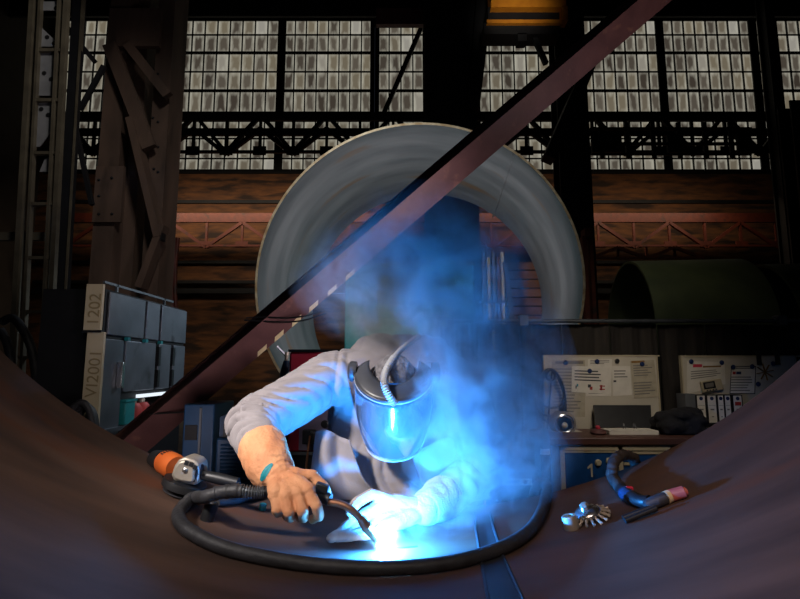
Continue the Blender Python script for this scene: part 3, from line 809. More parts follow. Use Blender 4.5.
sheet('pinned_sheet', [(572, 366), (611, 367), (610, 394), (571.5, 392)], 'white notice with four text lines above three small pictures', 'paper',
      txt(4, .16, .62, 'ink', .07, .85, 3) + [(.1, .13, .74, .86, 'ink'), (.13, .17, .68, .78, 'teal_print'), (.42, .5, .68, .8, 'ink'), (.47, .54, .76, .88, 'ribbon_red'), (.74, .79, .68, .88, 'ribbon_red'), (.72, .86, .7, .74, 'ribbon_red'), (.72, .86, .82, .86, 'ribbon_red')], Y=YBD - .006)
sheet('pinned_sheet', [(612, 366), (630, 366), (632, 395), (613, 396)], 'plain white sheet with a few lines between the notice and the buff form', 'paper', txt(3, .15, .45, k=7) + [(.05, .2, .48, .54, 'ink')], Y=YBD - .001)
sheet('pinned_sheet', [(630, 361), (654, 360), (658, 397), (634, 398.5)], 'buff form pinned at the right of the first whiteboard', 'paper_buff', [(.05, .6, .0, .06, 'rust_star')] + txt(5, .12, .45, k=8) + txt(5, .58, .95, 'ink_grey', .05, .95, 9), Y=YBD - .003)
sheet('pinned_sheet', [(687, 361), (724.5, 362), (725.5, 384), (687, 394)], 'white sheet with a red heading above the small digital timer', 'paper', [(.16, .4, .1, .2, 'red_plastic'), (.42, .9, .16, .22, 'rust_star')] + txt(4, .32, .62, k=11), Y=YBD - .002)
sheet('pinned_sheet', [(731, 366), (756, 366), (755, 394), (729.5, 394)], 'boxed form with blue marks right of the small digital timer', 'paper',
      [(.2, .85, .06, .1, 'ink_grey'), (.08, .2, .2, .3, 'ribbon_red'), (.22, .42, .2, .3, 'blue_magnet')] + txt(6, .38, .95, 'ink_grey', .04, .96, 12) + [(0, .03, 0, 1, 'ink'), (.97, 1, 0, 1, 'ink'), (0, 1, 0, .03, 'ink'), (0, 1, .97, 1, 'ink')], Y=YBD - .002)
# star-shaped mark
c = at(765, 372, YBD - .006); mb = MB()
for k in range(4):
    a = PI * k / 4 + .2; d = V((math.cos(a), 0, math.sin(a))) * .085; mb.bar(c - d, c + d, .006, .018, up=(0, 1, 0))
tag(mb.build('star_cutout', 'rust_star', origin=c), 'orange-brown star shape on the second whiteboard', 'star')
for k, (x, y, lab) in enumerate([(565.5, 362.5, 'on the tall buff chart'), (597, 361.5, 'on the top edge of the sheet behind the notice'), (589.5, 371, 'on the notice with three small pictures'),
                                 (617, 361, 'on the plain sheet left of the buff form'), (642, 364, 'on the buff form'), (691, 361.5, 'at the left corner of the sheet with a red heading'), (721.5, 362.5, 'at the right corner of the sheet with a red heading'),
                                 (733, 367, 'at the left corner of the boxed form'), (752, 366.5, 'at the right corner of the boxed form'), (773, 363.5, 'above the star shape'), (758, 384, 'below the star shape')]):
    q = at(x, y, YBD - .0065)
    tag(MB().lathe([(.022, 0), (.024, .006), (.018, .012), (.004, .013)], q, (0, -1, 0), 20).build('round_magnet', 'blue_magnet' if k != 3 else 'black_plastic', origin=q), 'round dark blue magnet ' + lab if k != 3 else 'round black magnet ' + lab, 'magnet', 'round magnets on the whiteboards')
for k, x in enumerate((759.5, 778)):
    t = thing('bulldog_clip', 'black clip hanging on the top edge of the second whiteboard, ' + ('above the star shape' if k == 0 else 'nearest the plate edge'), 'clip', at(x, 364, YBD - .02), kind='thing')
    MB().pbox(x - 2, 352, x + 2, 365, YBD - .03, .015).build('jaw', 'black_plastic', t)
    MB().pbox(x - 4, 350, x + 4, 353, YBD - .035, .03).build('lever', 'black_plastic', t)
# digital timer
t = thing('digital_timer', 'small beige digital timer tilted on the second whiteboard', 'timer', at(712, 391, YBD - .03), kind='thing')
c = at(711.5, 385.5, YBD - .025); ux = V((math.cos(.15), 0, math.sin(.15))); uy = V((-math.sin(.15), 0, math.cos(.15)))
MB().obox(c, ux * .105, uy * .055, V((0, .013, 0))).build('case', 'cream_metal', t, bevel=.006)
MB().obox(c - ux * .028 + uy * .008 + V((0, -.014, 0)), ux * .058, uy * .034, V((0, .003, 0))).build('display_bezel', 'black_plastic', t)
MB().obox(c - ux * .028 + uy * .008 + V((0, -.018, 0)), ux * .042, uy * .02, V((0, .002, 0))).build('display', 'ink_grey', t)
mb = MB()
for k in range(4): q = c + ux * (-.06 + .03 * k) - uy * .042 + V((0, -.014, 0)); mb.obox(q, ux * .008, uy * .006, V((0, .003, 0)))
mb.build('button', 'ink', t)
# ring binders on a dark shelf
zb0 = at(710, 423.5, YBD - .1).z
t = thing('binder_shelf', 'dark open shelf holding the five ring binders', 'shelf', at(715, 424, YBD - .1), kind='thing')
MB().pbox(686, 424, 760, 427, YBD - .2, .18).build('shelf_board', 'black_plastic', t)
MB().pbox(686, 394, 696, 424, YBD - .19, .16).build('side_block', 'grey_paint', t)
MB().pbox(700, 427, 704, 430, YBD - .15, .03).pbox(750, 427, 754, 430, YBD - .15, .03).build('bracket', 'dark_steel', t)
ords = ['first', 'second', 'third', 'fourth', 'fifth']
for k, (a, b) in enumerate([(696.6, 706.6), (707, 717.6), (718, 724.6), (725, 731.6), (733, 743.5)]):
    z1 = at(710, 395, YBD - .19).z; z0 = at(710, 424, YBD - .2).z + .001
    xa, xb = at(a, 410, YBD - .19).x, at(b, 410, YBD - .19).x
    t = thing('ring_binder', 'black ring binder with white spine label, %s from the left%s' % (ords[k], ', red-marked' if k == 4 else ''), 'binder', ((xa + xb) / 2, YBD - .1, z0), 'ring binders by the second whiteboard', kind='thing')
    MB().box((xa, YBD - .19, z0), (xb, YBD - .05, z1)).build('cover', 'black_plastic', t)
    w = xb - xa; hh = z1 - z0
    l = MB().box((xa + w * .12, YBD - .193, z0 + hh * .04), (xb - w * .12, YBD - .19, z1 - hh * .02)).build('spine_label', 'paper', t)
    c = V(((xa + xb) / 2, YBD - .194, z1 - hh * .12)); MB().lathe([(.016, 0), (.018, .003), (.01, .004)], c + V((0, .001, 0)), (0, -1, 0), 16).build('finger_ring', 'blue_magnet', t)
    mb = MB(); mm = []
    for (v0, v1, u) in [(.36, .37, .9), (.48, .53, .5), (.74, .77, .3)]: mb.box((c.x - w * .35 * u, YBD - .1945, z1 - hh * v1), (c.x + w * .35 * u, YBD - .193, z1 - hh * v0))
    mb.build('print', 'ink_grey', l)
    if k == 4: MB().box((c.x - w * .28, YBD - .195, z1 - hh * .36), (c.x + w * .3, YBD - .193, z1 - hh * .24)).build('red_mark', 'ribbon_red', l)
# bench-top things
zt_ = zt + .001
t = thing('cable_coil', 'coil of thin dark cable hanging at the left corner of the first whiteboard', 'cable', at(550, 371, YBD - .06), kind='thing')
for k, (rx, rz, dz, dxk) in enumerate([(14, 30, 0, 0), (13, 26, -3, 1), (13.5, 22.5, -6, -1), (12, 18.5, -9, 1), (4, 5, 0, 0)]):
    c = at(550.5 + dxk, 370 + rz + 0, YBD - .07 - .012 * k); s = 5.25 / F
    pts = [c + V((rx * s * math.sin(a) * (1 - .25 * math.cos(a)), 0, rz * s * math.cos(a))) for a in [2 * PI * i / 36 for i in range(36)]]
    MB().tube(pts, .011, 8, closed=True).build('loop', 'black_plastic', t)
MB().tube([at(552, 372, YBD - .05), at(550, 400, YBD - .05), at(547, 432, YBD - .05)], .009, 8).build('tail', 'black_plastic', t)
MB().cyl(at(550.5, 370, YBD + .005), at(550.5, 370, YBD - .13), .012, 10).build('hook', 'dark_steel', t)
t = thing('bench_lamp', 'small round hand lamp on a white foot at the left of the bench top', 'lamp', at(565, 436, 5.0), kind='thing'); t.location.z = zt_
q = at(564, 424, 4.98)
MB().lathe([(.11, .0), (.118, .02), (.118, .1), (.098, .13)], q + V((0, .11, 0)), (0, -1, 0), 28).build('housing', 'cast_alu', t)
MB().lathe([(.092, 0), (.08, .006), (.045, -.01), (.02, -.02)], q + V((0, -.02, 0)), (0, -1, 0), 28).build('reflector', 'chrome', t)
MB().ball(q + V((0, -.018, -.012)), .03).build('bulb', 'white_board', t)
MB().pbox(555, 418, 558, 436, 5.0, .1, zlo=zt_).pbox(570, 418, 573, 436, 5.0, .1, zlo=zt_).build('fork', 'pipe_grey', t)
MB().pbox(553, 434.5, 583, 436.5, 4.95, .18, zlo=zt_).build('foot', 'white_board', t)
MB().cyl(q + V((0, .06, .09)), q + V((0, .06, .15)), .025, 12).build('knob', 'black_plastic', t)
t = thing('dark_screen', 'dark flat screen leaning against the first whiteboard', 'screen', at(620, 436, 5.1), kind='thing'); t.location.z = zt_
P_ = [at(593, 406, 5.22), at(650, 406, 5.22), at(651.5, 435, 5.1), at(595.5, 435, 5.1)]
for p in P_[2:]: p.z = zt_ + .02
nn = (P_[1] - P_[0]).cross(P_[3] - P_[0]).normalized() * -.02
MB().add(P_ + [p + nn for p in P_], [(0, 1, 2, 3), (7, 6, 5, 4), (0, 4, 5, 1), (1, 5, 6, 2), (2, 6, 7, 3), (3, 7, 4, 0)][::1]).build('panel', 'black_plastic', t)
MB().box((P_[3].x, 5.02, zt_), (P_[2].x, 5.14, zt_ + .02)).build('ledge', 'grey_paint', t)
t = thing('writing_pad', 'white pad with two wire loops lying before the dark screen', 'pad', at(625, 437, 4.85), kind='thing'); t.location.z = zt_
xa, xb = at(605, 435, 4.85).x, at(653, 435, 4.85).x
MB().box((xa, 4.74, zt_), (xb, 4.96, zt_ + .035)).build('pages', 'paper', t)
for px in (627, 638):
    c = V((at(px, 433, 4.85).x, 4.9, zt_ + .035)); MB().tube([c + V((.0, .02 * math.sin(a) * 1.2, .045 * math.sin(a / 1.0) if a < PI else 0)) + V((.01 * math.cos(a), 0, 0)) for a in [PI * i / 10 for i in range(11)]], .004, 6).build('wire_loop', 'chrome', t)
t = thing('red_tin', 'flat red tin with a knob lying left of the white pad', 'tin', at(599, 437, 4.8), kind='thing'); t.location.z = zt_
q = V((at(598.5, 437, 4.8).x, 4.8, zt_))
MB().lathe([(.06, 0), (.07, .01), (.065, .035), (.03, .045)], q, (0, 0, 1), 24).build('body', 'red_brown', t)
MB().lathe([(.02, .045), (.022, .06), (.012, .075)], q, (0, 0, 1), 14).build('knob', 'red_plastic', t)
# dark jacket heap on the bench
t0 = at(677, 432, 4.85); mb = MB()
rr = random.Random(4)
for k in range(16):
    c = V((at(rr.uniform(662, 694), 430, 4.85).x, 4.85 + rr.uniform(-.1, .1), zt_ + .05 + rr.uniform(0, .16) * (1 - abs(k - 8) / 12)))
    mb.ball(c, (rr.uniform(.08, .14), rr.uniform(.07, .12), rr.uniform(.05, .08)), seg=14, rings=10)
mb.box((at(657, 430, 4.85).x, 4.7, zt_), (at(702, 430, 4.85).x, 5.0, zt_ + .05))
cl = remesh(mb, 'folded_jacket', 'dark_cloth', None, .012, 6, lambda c, n: .012 * (noise.noise(c * 14) + .5 * noise.noise(c * 30)) if c.z > zt_ + .03 else 0)
cl.location.z += .008
tag(cl, 'crumpled black jacket heaped at the right end of the bench top', 'jacket')
# ------------------------------------------------------------------ the rolled plate (lower half of a big pipe) and its cradle
NA, NY, A0 = 72, 10, math.radians(66)
Yn, TH = -1.3, .03
vs = []; fs = []; mi = []
def shell_pt(a, y, r): return V((PCX + r * math.sin(a), y, PCZ - r * math.cos(a)))
for r in (PR, PR + TH):
    for j in range(NY + 1):
        for i in range(NA + 1):
            vs.append(shell_pt(-A0 + 2 * A0 * i / NA, Yn + (PY1 - Yn) * j / NY, r))
W1 = NA + 1; LV = W1 * (NY + 1)
for j in range(NY):
    for i in range(NA):
        q = j * W1 + i
        fs.append((q, q + 1, q + W1 + 1, q + W1)); mi.append(0)
        fs.append((q + LV, q + LV + W1, q + LV + W1 + 1, q + LV + 1)); mi.append(0)
for i in range(NA):
    for j in (0, NY):
        q = j * W1 + i; f = (q, q + LV, q + LV + 1, q + 1); fs.append(f if j == 0 else f[::-1]); mi.append(1)
for j in range(NY):
    for i in (0, NA):
        q = j * W1 + i; f = (q, q + W1, q + W1 + LV, q + LV); fs.append(f if i == 0 else f[::-1]); mi.append(1)
mb = MB().add(vs, fs); mb.mi = mi
plate = mb.build('rolled_plate', ['plate_steel', 'plate_steel'], origin=(PCX, .35, PCZ - PR - TH), sharp=30)
tag(plate, 'huge dark rolled steel plate curving up at both sides in the foreground', 'steel plate', kind='thing')
# flat strip along the seam of the plate
st = MB()
L_ = [plate_pt(489, 604, .004), plate_pt(481, 560, .004), plate_pt(476, 530, .004), plate_pt(474, 514, .004)]
R_ = [plate_pt(524, 604, .004), plate_pt(504, 560, .004), plate_pt(494, 530, .004), plate_pt(490, 514, .004)]
for k in range(3):
    q = [L_[k], R_[k], R_[k + 1], L_[k + 1]]; n = plate_n(q[0]) * -.004
    st.add(q + [p + n for p in q], [(0, 1, 2, 3), (7, 6, 5, 4), (0, 4, 5, 1), (1, 5, 6, 2), (2, 6, 7, 3), (3, 7, 4, 0)])
for pr in (L_, R_): st.tube([p + plate_n(p) * .001 for p in pr], .005, 6)
st.build('seam_strip', 'seam_steel', plate)
for sgn, lab in ((.2, 'steel roller cradle under the near part of the rolled plate'), (1.6, 'steel roller cradle under the far part of the rolled plate')):
    o = thing('plate_cradle', lab, 'cradle', (PCX, sgn, 0), 'roller cradles under the rolled plate', kind='thing')
    MB().box((-1.5, sgn - .15, 0), (1.55, sgn + .15, .12)).build('base', 'dark_steel', o)
    for s in (-1, 1):
        an = math.radians(28); rr = .17
        q = V((PCX + s * math.sin(an) * (PR + TH + rr + .003), sgn, PCZ - math.cos(an) * (PR + TH + rr + .003)))
        MB().cyl(q - V((0, .1, 0)), q + V((0, .1, 0)), rr, 28).build('roller', 'rubber', o)
        MB().box((q.x - .07, sgn - .14, .12), (q.x + .07, sgn - .11, q.z + .04)).box((q.x - .07, sgn + .11, .12), (q.x + .07, sgn + .14, q.z + .04)).build('bracket', 'dark_steel', o)

# ------------------------------------------------------------------ machines on the floor behind the rim
def louvers(mb, x0, x1, z0, z1, Y, n):
    for k in range(n):
        z = z0 + (z1 - z0) * (k + .5) / n; mb.obox((.5 * (x0 + x1), Y, z), ((x1 - x0) / 2, 0, 0), (0, .008, .006), (0, -.001, .003))
    return mb
YM = 3.05
def mx(px, Y=YM): return at(px, 440, Y).x
def mz(py, Y=YM): return at(300, py, Y).z
o = thing('welding_machine', 'dark blue welding power source with louvres beside the grinder', 'welding machine', (mx(245), YM + .3, 0), kind='thing')
x0, x1 = mx(216), mx(281)
MB().box((x0, YM, .12), (x1, YM + .6, mz(438))).build('body', 'navy_paint', o, bevel=.012)
MB().prism([(0, mz(438)), (x1 - x0, mz(438)), (x1 - x0, mz(412)), (.07, mz(412)), (.0, mz(418))], (x0, YM + .05, 0), (1, 0, 0), (0, 0, 1), -.5).build('top_housing', 'navy_paint', o)
louvers(MB(), x0 + .03, x1 - .04, .75, mz(443), YM - .002, 16).build('louvre_panel', 'navy_paint', o)
MB().box((x0 + .04, YM - .004, mz(437)), (x0 + .2, YM + .001, mz(424))).build('control_panel', 'black_plastic', o)
text_part('print', '274', .028, (x0 + .06, YM + .044, mz(424)), (1, 0, 0), (0, 0, 1), 'paper', o, .0006)
for sx in (x0 + .05, x1 - .05):
    for sy in (YM + .1, YM + .5): MB().cyl((sx - .02, sy, .06), (sx + .02, sy, .06), .06, 16).build('wheel', 'rubber', o)
o = thing('equipment_cabinet', 'dark blue upright cabinet between the leaning beam and the welding machine', 'cabinet', (mx(200, 3.4), 3.6, 0), kind='thing')
MB().box((mx(182, 3.4), 3.4, 0), (mx(213, 3.4), 3.8, mz(404, 3.4))).build('body', 'navy_paint', o, bevel=.01)
MB().box((mx(199, 3.4), 3.385, .3), (mx(201, 3.4), 3.4, mz(408, 3.4))).build('seam_trim', 'pipe_grey', o)
MB().box((mx(185, 3.4), 3.39, mz(440, 3.4)), (mx(197, 3.4), 3.4, mz(425, 3.4))).build('plate', 'dark_steel', o)
o = thing('welding_machine', 'red and grey welding power source standing behind the raised arm', 'welding machine', (mx(318, 2.98), 3.25, 0), kind='thing')
YR = 2.98; x0, x1 = mx(287, YR), mx(352, YR)
zm = mz(452, YR)
MB().box((x0, YR, zm), (x1, YR + .5, mz(352, YR))).build('body', 'red_plastic', o, bevel=.012)
MB().box((x0 - .005, YR - .01, mz(352, YR)), (x1 + .005, YR + .51, mz(349.5, YR))).build('lid', 'dark_steel', o)
MB().box((mx(299, YR), YR - .006, zm + .01), (x1 - .01, YR + .001, mz(398, YR))).build('front_panel', 'lavender_panel', o)
MB().box((x0 - .01, YR - .02, .1), (x1 + .01, YR + .52, zm)).build('cart', 'dark_steel', o)
MB().box((x0, YR - .03, zm - .012), (x1, YR - .02, zm + .004)).build('cart_rail', 'pipe_grey', o)
MB().box((mx(304, YR), YR - .06, mz(443, YR)), (mx(316, YR), YR - .006, mz(429, YR))).build('socket_block', 'black_plastic', o, bevel=.005)
MB().box((mx(317, YR), YR - .05, mz(446, YR)), (mx(325, YR), YR - .006, mz(435, YR))).build('socket_block', 'black_plastic', o, bevel=.005)
q = at(325, 424, YR - .01); MB().lathe([(.02, 0), (.022, .012), (.015, .02)], q, (0, -1, 0), 16).build('knob', 'black_plastic', o)
MB().tube(spline([at(310, 436, YR - .06), at(308, 450, YR - .1), at(306, 470, YR - .1), at(304, 500, YR - .08)], 6), .006, 8).build('lead', 'copper', o)
MB().tube(spline([at(311, 432, YR - .06), at(316, 434, YR - .09), at(320, 440, YR - .08)], 5), .005, 6).build('lead', 'pipe_grey', o)
for sx in (x0 + .06, x1 - .06):
    for sy in (YR + .08, YR + .42): MB().cyl((sx - .02, sy, .05), (sx + .02, sy, .05), .05, 16).build('wheel', 'rubber', o)
o = thing('gas_cylinder', 'slim dark gas cylinder left of the red power source', 'gas cylinder', (mx(281, 3.6), 3.6, 0), kind='thing')
q = V((mx(281, 3.6), 3.7, 0)); zc = mz(356, 3.6)
MB().lathe([(.04, 0), (.045, .02), (.045, zc - .12), (.02, zc - .03)], q, (0, 0, 1), 20).build('bottle', 'navy_paint', o)
MB().lathe([(.014, zc - .03), (.014, zc), (.02, zc + .005), (.02, zc + .03)], q, (0, 0, 1), 12).build('valve', 'cast_alu', o)
MB().bar(q + V((0, 0, zc)), q + V((-.06, -.05, .07 + zc)), .012, .012).build('valve_handle', 'pipe_grey', o)
o = thing('wire_feeder', 'dark wire feeder with a pale control strip seen through the blue smoke', 'wire feeder', (mx(505, 2.9), 3.1, 0), kind='thing')
YF = 2.9; x0, x1 = mx(466, YF), mx(541, YF)
MB().box((x0, YF, .5), (x1, YF + .45, mz(470, YF))).build('case', 'black_plastic', o, bevel=.015)
MB().box((x0 + .02, YF + .03, .06), (x1 - .02, YF + .42, .5)).build('cart', 'dark_steel', o)
s_ = MB().box((mx(491, YF), YF - .006, mz(485, YF)), (mx(530.5, YF), YF + .001, mz(478.5, YF))).build('control_strip', 'white_board', o)
MB().box((mx(505, YF), YF - .008, mz(483, YF)), (mx(518, YF), YF - .005, mz(480, YF))).build('display', 'teal_print', s_)
q = at(525, 482, YF - .006); MB().lathe([(.011, 0), (.011, .01), (.006, .014)], q, (0, -1, 0), 14).build('knob', 'black_plastic', s_)
for px in (497, 503): q = at(px, 500, YF - .002); MB().lathe([(.006, 0), (.005, .006)], q, (0, -1, 0), 10).build('screw', 'chrome', o)
MB().box((mx(479.5, YF), YF - .008, mz(514, YF)), (mx(484.5, YF), YF + .001, mz(496, YF))).build('red_tag', 'red_plastic', o)
q = at(532, 502, YF - .0); MB().lathe([(.035, 0), (.035, .03), (.028, .035)], q, (0, -1, 0), 20).build('connector', 'black_plastic', o)
MB().tube([q + V((.03 * math.cos(a), -.034, .03 * math.sin(a))) for a in [PI * i / 8 for i in range(9)]], .004, 6).build('connector_ring', 'red_plastic', o)
for sx in (x0 + .06, x1 - .06):
    for sy in (YF + .08, YF + .36): MB().cyl((sx - .02, sy, .05), (sx + .02, sy, .05), .05, 16).build('wheel', 'rubber', o)

# ------------------------------------------------------------------ the welder
A = at
shR, elR, wrR = A(327, 380, 2.08), A(253, 424, 1.87), A(259, 444, 1.735)
shL, elL, wrL = A(460, 385, 2.1), A(484, 462, 2.02), A(450, 493, 1.95)
Hc = A(394, 393, 1.90)
fw = V((-.03, -.89, -.45)).normalized(); rt = V((1, 0, 0)); rt = (rt - fw * rt.dot(fw)).normalized(); up = fw.cross(rt); up = up if up.z > 0 else -up
H = lambda r, f, u: Hc + rt * r + fw * f + up * u
neck = V((-.01, 2.12, 1.50))
glR_wr = A(279, 476, 1.575); glL_wr = A(428, 510, 1.82)
handR = {'index': [(308, 490, 1.50), (317, 506, 1.475), (319, 516, 1.49), (313, 519, 1.517)], 'middle': [(298, 494, 1.49), (303, 511, 1.46), (304, 518, 1.487), (299, 516, 1.515)],
         'ring': [(287, 496, 1.485), (289, 512, 1.46), (290, 517, 1.487), (286, 514, 1.515)], 'pinky': [(276, 494, 1.49), (277, 509, 1.467), (278, 513, 1.487), (275, 510, 1.512)],
         'thumb': [(296, 474, 1.565), (312, 476, 1.575), (322, 485, 1.57), (327, 491, 1.56)]}
handL = {'index': [(374, 508, 1.74), (353, 520, 1.68), (341, 532, 1.62), (331, 541, 1.58)], 'middle': [(374, 516, 1.73), (355, 529, 1.66), (344, 537, 1.60), (336, 543, 1.59)],
         'ring': [(377, 522, 1.71), (361, 533, 1.64), (351, 539, 1.61), (344, 543, 1.60)], 'pinky': [(382, 527, 1.69), (369, 535, 1.64), (360, 540, 1.62), (354, 543, 1.61)],
         'thumb': [(394, 500, 1.76), (371, 494, 1.73), (357, 502, 1.70), (350, 512, 1.66)]}
def pts_of(h): return {k: [A(*p) for p in v] for k, v in h.items()}
FR, FL = pts_of(handR), pts_of(handL)
def keep_above(h, r):
    for k, c in h.items():
        for i, p in enumerate(c):
            if (p - V((PCX, p.y, PCZ))).length > PR - r:
                d = (p - V((PCX, p.y, PCZ))).normalized(); c[i] = V((PCX, p.y, PCZ)) + d * (PR - r)
keep_above(FL, .021); keep_above(FR, .021)
def blend(mb, a0, a1, ra, b0, b1, rb, n=8):
    """a row of capsules that sweeps from the capsule a0-a1 to the capsule b0-b1"""
    for i in range(n + 1):
        t = i / n; mb.cap(V(a0).lerp(V(b0), t), V(a1).lerp(V(b1), t), ra + (rb - ra) * t)
# --- body: one continuous skin
b = MB()
blend(b, (-.06, 2.47, .98), (.06, 2.47, .98), .105, (-.05, 2.36, 1.2), (.05, 2.36, 1.2), .095)
blend(b, (-.05, 2.36, 1.2), (.05, 2.36, 1.2), .095, (-.1, 2.15, 1.46), (.1, 2.15, 1.46), .1)
b.cap(shR, neck, .055, .055).cap(shL, neck, .055, .055)
b.cap(neck, H(0, -.03, -.05), .06, .056)
for s, e, w in ((shR, elR, wrR), (shL, elL, wrL)): b.cap(s, e, .055, .044).cap(e, w, .044, .034)
for w, g, h in ((wrR, glR_wr, FR), (wrL, glL_wr, FL)):
    b.cap(w, g, .03, .026)
    for k, c in h.items():
        b.cap(g, c[0], .016, .012)
        for i in range(3): b.cap(c[i], c[i + 1], .0085, .0078)
for s in (-1, 1):
    hp, kn, an, toe = V((s * .1, 2.48, .95)), V((s * .13, 2.42, .52)), V((s * .14, 2.52, .1)), V((s * .17, 2.36, .05))
    b.cap(hp, kn, .085, .058).cap(kn, an, .055, .036).cap(an, toe, .036, .03)
b.ball(Hc, (.074, .096, .112), rt, fw, up).ball(H(0, .025, -.055), (.058, .07, .07), rt, fw, up)
b.ball(H(0, .092, -.02), (.015, .026, .028), rt, fw, up).ball(H(0, .087, .02), (.045, .018, .014), rt, fw, up)
b.ball(H(0, .09, -.066), (.026, .012, .008), rt, fw, up).ball(H(0, .088, -.077), (.022, .012, .008), rt, fw, up).ball(H(0, .08, -.105), (.024, .02, .018), rt, fw, up)
for s in (-1, 1): b.ball(H(s * .076, -.01, -.005), (.012, .022, .034), rt, fw, up).ball(H(s * .042, .07, -.035), (.022, .02, .022), rt, fw, up)
person = remesh(b, 'person', 'skin', None, .006, 4)
tag(person, 'person in grey jacket, gloves and face shield bending over the bright welding arc', 'person', kind='thing')
for s in (-1, 1):
    e = MB().ball(H(s * .031, .083, .002), .013).build('eye', 'white_board', person)
    MB().ball(H(s * .031, .0945, .0), .0055).build('iris', 'ink', e)
def hair_d(c, n): return .004 * noise.noise(c * 40) + .0035 * noise.noise(c * 95)
hb = MB().ball(H(0, -.018, .028), (.083, .098, .108), rt, fw, up, 28, 20)
remesh(hb, 'hair', 'hair', person, .005, 2, hair_d)
# --- jacket
def ridge(s): return abs(math.sin(PI * s)) ** .55 - .62
def seg_param(c, p, q):
    d = q - p; L2 = d.length_squared; t = max(-.2, min(1.2, (c - p).dot(d) / L2)); x = p + d * t; r = c - x
    return t, r, r.length
def jacket_d(c, n):
    best = None
    for (p, q, k) in ((shR, elR, 0), (elR, wrR, 1), (shL, elL, 2), (elL, wrL, 3)):
        t, r, l = seg_param(c, p, q)
        if best is None or l < best[2]: best = (t, r, l, p, q, k)
    t, r, l, p, q, k = best
    dd = 0
    tor = math.exp(-((c.x / .26) ** 4)) if abs(c.x) < .5 else 0
    w = 1 - tor
    if l < .2:
        d = (q - p).normalized(); e1 = V((0, -1, 0)); e1 = (e1 - d * e1.dot(d)).normalized(); e2 = d.cross(e1)
        ph = math.atan2(r.dot(e2), r.dot(e1))
        wob = noise.noise(c * 6.5) * 1.1 + noise.noise(c * 15) * .3
        if k in (0, 2): s = t * 5.2 + 1.25 * math.cos(ph + .8) + wob; am = .015 * (.35 + .8 * abs(t - .35))
        else: s = t * 4.2 + .7 * math.cos(ph - .6) + wob; am = .014 * (1.15 - .6 * t)
        am *= .55 + .7 * max(0, noise.noise(c * 5 + V((3, 1, 2))) + .35)
        dd += w * am * ridge(s) * 2.1
    s = c.x * 8.5 + noise.noise(c * 4) * 1.8 + 1.6 * c.z
    dd += tor * .015 * ridge(s) * (.5 + .8 * max(0, noise.noise(c * 4) + .4))
    # seams: sleeve head and yoke
    for (p0, nr) in ((shR.lerp(V((0, 2.1, 1.45)), .12), V((1, .1, -.1))), (shL.lerp(V((0, 2.1, 1.45)), .12), V((-1, .1, -.1)))):
        x = (c - p0).dot(nr.normalized())
        if abs(c.x - p0.x) < .08: dd -= .007 * math.exp(-(x / .006) ** 2) - .003 * math.exp(-((x - .018) / .01) ** 2)
    return dd
j = MB()
blend(j, (-.15, 2.2, .97), (.15, 2.2, .97), .19, (-.13, 2.24, 1.22), (.13, 2.24, 1.22), .175)
blend(j, (-.13, 2.24, 1.22), (.13, 2.24, 1.22), .175, (-.15, 2.17, 1.44), (.15, 2.17, 1.44), .13)
blend(j, (-.15, 2.17, 1.44), (.15, 2.17, 1.44), .13, (-.1, 2.19, 1.53), (.12, 2.19, 1.52), .115, 4)
j.cap(shR, (-.1, 2.15, 1.48), .108, .11).cap(shL, (.12, 2.15, 1.48), .1, .11)
j.cap(shR, elR, .102, .088).cap(elR, wrR, .089, .066)
j.cap(shL, elL, .1, .092).cap(elL, wrL, .092, .066)
jk = remesh(j, 'jacket', 'jacket', person, .0075, 7, jacket_d)
# front placket and hanging lower flap on the jacket
def drape(name, cols, m, thick=.006):
    """a hanging cloth panel: columns of points from top to hem"""
    n, r = len(cols), len(cols[0]); sm = [spline(c, 5) for c in cols]; r = len(sm[0]); cols2 = []
    for i in range(r):
        row = spline([sm[k][i] for k in range(n)], 5); cols2.append(row)
    w = len(cols2[0]); vs = [p for row in cols2 for p in row]; fs = [(i * w + k, i * w + k + 1, (i + 1) * w + k + 1, (i + 1) * w + k) for i in range(r - 1) for k in range(w - 1)]
    vs2 = []
    for p in vs: vs2.append(p + V((0, .009 * ridge(p.x * 13 + p.z * 3 + noise.noise(p * 6)), 0)))
    mb = MB().add(vs2, fs); o = mb.build(name, m, person, sharp=180)
    s = o.modifiers.new('thick', 'SOLIDIFY'); s.thickness = thick; return o
drape('jacket_flap', [[A(317, 432, 2.05), A(313, 462, 2.02), A(309, 488, 2.03), A(306, 500, 2.06)], [A(326, 430, 1.99), A(325, 462, 1.96), A(327, 484, 1.95), A(330, 499, 1.97)],
                      [A(338, 436, 2.01), A(340, 468, 1.99), A(349, 488, 1.97), A(358, 501, 1.985)], [A(350, 440, 1.97), A(362, 475, 1.95), A(376, 492, 1.97), A(386, 503, 1.99)]], 'jacket')
drape('jacket_flap', [[A(412, 455, 1.99), A(420, 480, 1.98), A(424, 492, 1.99), A(428, 503, 2.02)], [A(440, 440, 2.0), A(448, 472, 1.985), A(455, 490, 1.985), A(460, 501, 2.02)], [A(478, 436, 2.07), A(484, 470, 2.05), A(488, 488, 2.05), A(490, 499, 2.06)]], 'jacket')
# collar
cp = []
for i in range(25):
    a = math.radians(-112 + 224 * i / 24); cp.append(V((neck.x + .095 * math.sin(a), neck.y - .0 + .085 * math.cos(a) * 1.0, neck.z + .035 + .03 * math.cos(a))))
cm = MB(); 
vs = [p + V((0, 0, -.035)) for p in cp] + [p + V((0, -.015, .03)) for p in cp]
cm.add(vs, [(i, i + 1, 25 + i + 1, 25 + i) for i in range(24)])
co = cm.build('collar', 'jacket', person, sharp=180); s_ = co.modifiers.new('t', 'SOLIDIFY'); s_.thickness = .01
